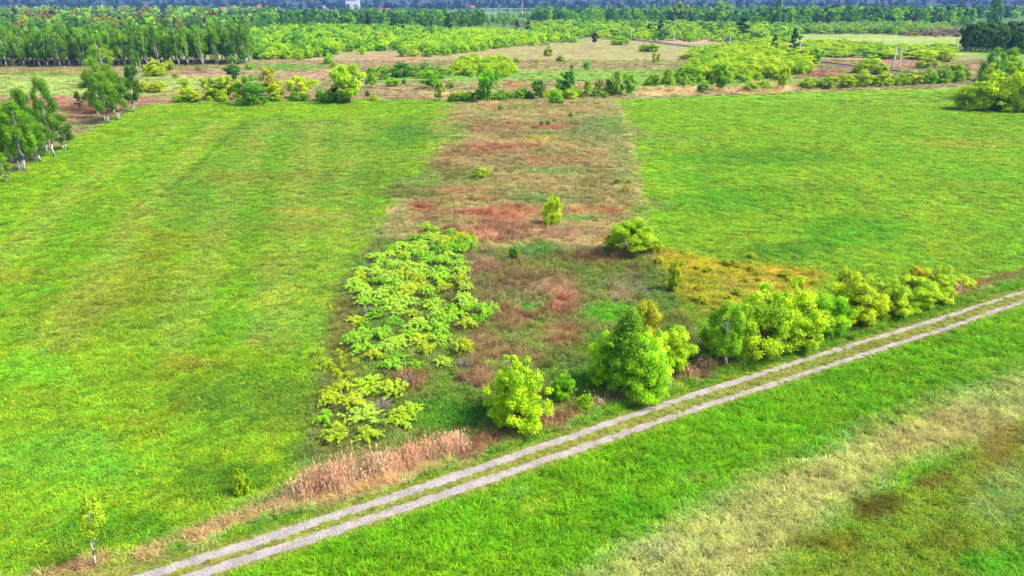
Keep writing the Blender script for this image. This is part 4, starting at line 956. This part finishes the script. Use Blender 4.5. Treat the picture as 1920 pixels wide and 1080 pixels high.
# conifers standing out of the scrub
for x, b, t, wd, lab in [(692,57,27,22,'dark conifer left of the centre above the scrub thicket'),(738,58,33,22,'broad dark conifer above the scrub thicket'),(755,58,38,14,'narrow dark conifer beside the broad one'),(842,58,26,22,'dark conifer in front of the white gantries'),(905,48,20,10,'dark conifer among the white gantries'),(970,62,36,14,'grey bare tree by the railway, left one'),(990,62,38,16,'grey bare tree by the railway, right one'),(1237,66,38,20,'dark conifer by the railway thicket'),(1216,64,44,14,'small dark conifer by the railway thicket'),(1486,100,52,22,'dark tree left of a railway pole'),(1450,100,66,22,'dark spreading tree at the left of the thicket'),(1390,70,32,44,'broad mid green tree above the right thicket')]:
    plant_px('conifer_tree', 'pine', x, b, t, wd, (60,96,40) if 'grey' not in lab else (96,96,70), lab, 'tree', lod=1)
for x, b, t, wd, c, lab in [(1272,46,4,32,(150,176,50),'large pale yellow green tree above the far wood, left one'),(1350,46,2,36,(150,190,46),'large pale yellow green tree above the far wood, right one'),(1455,50,-2,14,(120,160,60),'tall slim pale tree in the far wood'),(1858,56,-4,24,(110,160,56),'pale tree between dark pines at the upper right'),(280,46,11,26,(150,156,70),'round olive tree above the birch wood'),(265,48,20,20,(150,140,76),'brownish tree beside the round olive one'),(400,50,17,22,(150,146,60),'olive tree near the red roofs'),(108,52,16,26,(150,138,70),'brown tree in the left wood'),(88,54,17,24,(164,156,66),'ochre tree in the left wood'),(60,54,18,26,(150,150,60),'olive tree in the left wood')]:
    plant_px('broadleaf_tree', 'tree', x, b, t, wd, c, lab, 'tree', lod=1)

# far woods and the hills: masses
items = list(wood_items)
def far_items(x0, x1, y0, y1, n, hh, cols, kinds):
    for _ in range(n):
        y = 1/random.uniform(1/y1, 1/y0) if y0 > 0 else random.uniform(y0, y1)
        p = at(random.uniform(x0, x1), y); h = random.uniform(*hh)
        items.append((p, h, h*random.uniform(.7,1.1), random.choice(kinds), random.choice(cols)))
far_items(-300, 520, 22, 44, 420, (14,20), woodC['left'] + [(60,90,50)], ['tree','pine'])
far_items(430, 900, 26, 42, 260, (12,17), woodC['mid'], ['tree','pine'])
far_items(880, 1010, 13, 24, 160, (9,13), woodC['mid'], ['tree','pine'])
far_items(840, 1010, 30, 50, 130, (6,9), [(120,170,40),(140,180,44),(90,140,40)], ['shrub'])
far_items(780, 900, 30, 44, 60, (8,12), woodC['mid'], ['tree','pine'])
far_items(1000, 2200, 17, 40, 620, (14,20), woodC['right'], ['tree','pine'])
far_items(1560, 2200, 28, 42, 160, (18,25), [(52,84,44),(60,96,50),(84,140,40)], ['pine','tree'])
far_items(-300, 2200, 12, 20, 500, (11,16), [(70,116,50),(60,96,50),(90,130,60)], ['tree','pine'])
mass_mesh('far_wood', items, 'dark mixed woods merging together beneath the hazy hills', 'wood')

# wooded hills
def hill_z(X, Y):
    d = np.hypot(X, Y); t = sstep(2600, 7000, d)
    return t * (130 + 110*fbm(X/1500, Y/1500, 71, 3)) 
def build_hills():
    d = np.linspace(2600, 8800, 70); u = np.linspace(-1.3, 1.3, 160)
    Dm, U = np.meshgrid(d, u, indexing='ij'); X = U*Dm; Y = Dm; Z = hill_z(X.ravel(), Y.ravel()) + 0.05
    i = np.arange(X.size).reshape(X.shape)
    Fq = np.stack([i[:-1,:-1], i[:-1,1:], i[1:,1:], i[1:,:-1]], -1).reshape(-1,4)
    me = mesh_np('hills', np.stack([X.ravel(), Y.ravel(), Z], 1), Fq, simple('hill_forest', (0.035,0.06,0.03), 0.95, 0.5, 0.02), smooth=True)
    tag(add('hills', me), kind='structure')
    its = []
    for _ in range(4200):
        dd = 2500 + 4300*random.random()**1.3; uu = random.uniform(-.95, .95); x, y = uu*dd, dd
        h = random.uniform(15,22)*(1 + (dd-2500)/6000); its.append(((x, y, float(hill_z(np.array([x]), np.array([y]))[0])), h, h*1.1, random.choice(['tree','pine']), random.choice([(56,92,48),(70,110,52),(48,80,46)])))
    mass_mesh('hill_forest', its, 'blue hazy forest covering the hills along the top of the view', 'forest')
build_hills()

# ------------------------------------------------------------------ railway with its poles
RAIL = [(900,40),(960,45),(1005,50.5),(1067,61),(1119,67),(1183,77),(1263,88),(1390,104),(1500,115),(1673,131),(1760,140),(1830,148),(2100,180)]
def build_railway():
    pts = [at(*p) for p in RAIL]
    # the line is straight on the ground
    X = np.array([p[0] for p in pts]); Y = np.array([p[1] for p in pts]); A = np.polyfit(Y[2:11], X[2:11], 1)
    y0, y1 = 190.0, 1100.0; a = np.array([A[0]*y0+A[1], y0]); b = np.array([A[0]*y1+A[1], y1])
    L_ = np.linalg.norm(b-a); ang = math.atan2(b[1]-a[1], b[0]-a[0])
    e = add('railway', None); e.location = (a[0], a[1], 0); e.rotation_euler.z = ang; tag(e, 'long railway line on a low ballast bank crossing behind the meadows', 'railway')
    mb = MB(); n = 60
    for i in range(n+1):
        x = L_*i/n; mb.v += [(x,-3.4,0.01),(x,-1.8,.75),(x,1.8,.75),(x,3.4,.01)]
    for i in range(n):
        for k in range(3): mb.f.append((4*i+k, 4*i+k+1, 4*i+k+5, 4*i+k+4))
    add('ballast_bank', mb.mesh('ballast_bank', M['ballast']), e)
    for s in (-.75, .75):
        m = MB(); m.box(0, s-.09, .752, L_, s+.09, 1.0); add('rail', m.mesh('rail', M['rust']), e)
    return A
RA = build_railway()
def pole_mesh():
    m = MB(); n = 8; m.tube([(0,0,0),(0,0,.5),(0,0,10.2)], [.34,.32,.2], n); return m.mesh('mast', M['concrete'], True)
def arm_mesh():
    m = MB(); m.tube([(0,0,9.6),(.35,0,10.5),(.9,0,11.1),(1.6,0,11.3)], [.14,.12,.11,.09], 6); m.tube([(0,0,8.2),(1.2,0,8.6),(2.6,0,8.7)], [.06,.05,.05], 5); return m.mesh('bracket_arm', M['concrete'], True)
PM, AM = pole_mesh(), arm_mesh()
poles = [(970,42,'farthest railway pole, right of the white gantries'),(985,46.5,'second farthest pale railway pole'),(1023,54.5,'third pale railway pole from the far end'),(1067.5,61,'fourth pale railway pole from the far end'),(1119,66,'pale railway pole beside the brown bare tree'),(1183,75.5,'pale railway pole behind the lime bush by the rails'),(1263,85.5,'pale railway pole at the left end of the right thicket'),(1367,96,'pale railway pole rising out of the right thicket'),(1498.5,103.5,'pale railway pole leaning at the right end of the thicket'),(1674,128,'left one of the double white railway poles'),(1684.5,129.5,'right one of the double white railway poles')]
for x, y, lab in poles:
    p = at(x, y); e = add('railway_pole', None); e.location = (p[0], p[1], 0); e.rotation_euler.z = math.radians(-10); tag(e, lab, 'pole', 'railway poles')
    add('mast', PM, e); add('bracket_arm', AM, e)
for x, y, h, lab in [(1653,82,9.5,'thin dark wooden pole on the pale meadow'),(1791,91,12,'thin dark wooden pole left of the right edge wood')]:
    p = at(x, y); m = MB(); m.tube([(0,0,0),(0,0,h)], [.16,.1], 6); e = add('wooden_pole', None); e.location = (p[0], p[1], 0); tag(e, lab, 'pole'); add('shaft', m.mesh('shaft', M['wood'], True), e)
    m = MB(); m.box(-.9,-.06,h-.7,.9,.06,h-.55); add('crossarm', m.mesh('crossarm', M['wood']), e)

# white steel gantries of the substation
def gantry(x0, x1, y, h, ncol, lab, depth=0):
    a, b = at(x0, y), at(x1, y); L_ = np.linalg.norm(b-a)
    e = add('steel_gantry', None); e.location = (a[0], a[1], 0); e.rotation_euler.z = math.atan2(b[1]-a[1], b[0]-a[0]); tag(e, lab, 'gantry', 'white gantries of the substation')
    for i in range(ncol):
        m = MB(); x = L_*i/(ncol-1); m.box(x-.55,-.55,0,x+.55,.55,h); add('column', m.mesh('column', M['white_steel']), e)
    m = MB(); m.box(-.7,-.6,h+.003,L_+.7,.6,h+1.2); add('beam', m.mesh('beam', M['white_steel']), e)
for g_ in [(836,868,33,11,3,'left front white gantry of the substation'),(846,876,31,11,3,'left middle white gantry of the substation'),(872,905,38,11,4,'front white gantry with four columns'),(905,930,41,12,3,'nearest white gantry, right of the front one'),(860,900,29,10,4,'second row white gantry of the substation'),(868,930,25.5,10,5,'long white gantry behind the front rows'),(900,960,24,9.5,5,'long white gantry at the back, centre'),(940,1000,23,9,5,'long white gantry at the back, right end')]: gantry(*g_)
p = at(979, 26); e = add('radio_mast', None); e.location = (p[0], p[1], 0); tag(e, 'tall red and white mast behind the white gantries', 'mast')
for i in range(6):
    m = MB(); m.tube([(0,0,i*8+.003*i),(0,0,i*8+8)], [1.0-.1*i, .9-.1*i], 6); add('mast_section', m.mesh('mast_section', M['red_paint'] if i % 2 else M['white_steel']), e)

# ------------------------------------------------------------------ town
def house(px, base, wpx, hpx, wall, roof, lab, flat=False, name='house', z=0.0):
    p = at(px, base); s = scale_at(p[1]); w_ = wpx/s; h = hpx/s
    e = add(name, None); e.location = (p[0], p[1], z); e.rotation_euler.z = random.uniform(-.4,.4) if not flat else .1; tag(e, lab, 'house' if name == 'house' else 'building')
    dpt = w_*.7; wh = h*(1 if flat else .55)
    m = MB(); m.box(-w_/2,-dpt/2,0,w_/2,dpt/2,wh); add('wall', m.mesh('wall', M[wall]), e)
    m = MB()
    if flat: m.box(-w_/2-.3,-dpt/2-.3,wh+.003,w_/2+.3,dpt/2+.3,wh+.8)
    else: m.prism(-w_/2-.4, w_/2+.4, dpt/2+.5, wh+.003, h)
    add('roof', m.mesh('roof', M[roof]), e)
    nw = max(2, int(w_/4)); rows = max(1, int(wh/3.2))
    for rI in range(min(rows,5)):
        for k in range(min(nw,8)):
            x = -w_/2 + (k+.5)*w_/min(nw,8); m = MB(); zz = 1.0 + rI*wh/rows; m.box(x-.55,-dpt/2-.03,zz,x+.55,-dpt/2+.1,min(zz+1.3,wh-.2)); add('window', m.mesh('window', M['glass']), e)
hs = [(660,18,20,16,'white_wall','dark_roof','large white block rising above the town at the centre left',True),(672,19,7,18,'white_wall','dark_roof','white tower wing beside the large white block',True),
 (488,22,7,13,'white_wall','red_roof','tall white building with red roof at the left of town',False),(501,26,13,10,'white_wall','red_roof','red roofed house in front of the tall white building',False),(512,28,8,5,'white_wall','dark_roof','white house right of the red roofed one',False),(528,18,8,5,'cream_wall','red_roof','small red roofed house between trees',False),
 (577,17,6,5,'white_wall','dark_roof','small white house left of the long pale hall',False),(616,17,26,6,'white_wall','cream_wall','long pale hall left of the large white block',True),(678,22,5,8,'white_wall','dark_roof','narrow white house right of the large block',False),
 (700,20,8,6,'white_wall','dark_roof','white house with dark roof east of the large block',False),(712,21,7,6,'white_wall','red_roof','pale house with red roof east of the large block',False),(725,22,14,6,'cream_wall','red_roof','wide red roofed house in the town',False),(692,18,6,5,'white_wall','dark_roof','small house high in the town',False),
 (820,17,7,5,'white_wall','dark_roof','white house left of the gantries',False),(845,16,8,5,'white_wall','dark_roof','white house above the gantries',False),(862,17,7,6,'white_wall','red_roof','red roofed house above the gantries',False),(884,18,12,7,'cream_wall','red_roof','broad pale house above the gantries',False),(905,14,7,5,'white_wall','dark_roof','small white house above the gantries, centre',False),(938,16,10,5,'white_wall','dark_roof','white flat hall above the gantries',True),(955,17,12,5,'white_wall','dark_roof','long white hall above the gantries, right',True),(925,15,6,4,'cream_wall','dark_roof','little cream house above the gantries',False),
 (421,23,9,9,'white_wall','red_roof','house with orange red roof above the birch wood, left one',False),(443,24,14,11,'white_wall','red_roof','house with orange red roof above the birch wood, right one',False),(455,37,15,7,'white_wall','red_roof','orange roofed barn just above the birch wood',False),(377,28,12,8,'white_wall','dark_roof','grey roofed house in the trees above the birch wood',False),(249,41,8,6,'white_wall','dark_roof','small white hut behind the birch wood',False),
 (1224,15,8,6,'white_wall','dark_roof','white house at the foot of the hills right of centre',True),(1406,13,10,6,'cream_wall','red_roof','red roofed house at the foot of the hills on the right',False)]
for x, b, wd, hp, wl, rf, lab, fl in hs: house(x, b, wd, hp, wl, rf, lab, fl, 'apartment_block' if 'block' in lab else 'house')

# ------------------------------------------------------------------ haze: the air between here and the hills
def build_haze():
    m, t, N, L = newmat('haze')
    out = N('ShaderNodeOutputMaterial'); v = N('ShaderNodeVolumePrincipled')
    v.inputs['Color'].default_value = (0.16,0.31,1.0,1); v.inputs['Density'].default_value = 0.000065; v.inputs['Anisotropy'].default_value = 0.0
    L(v.outputs[0], out.inputs['Volume'])
    mb = MB(); mb.box(-12500,-120,-1,12500,9300,330); o = add('haze', mb.mesh('haze', m)); tag(o, 'thin blue haze in the air between the meadows and hills', 'haze', kind='stuff')
import os
if not os.environ.get('NOHAZE'): build_haze()
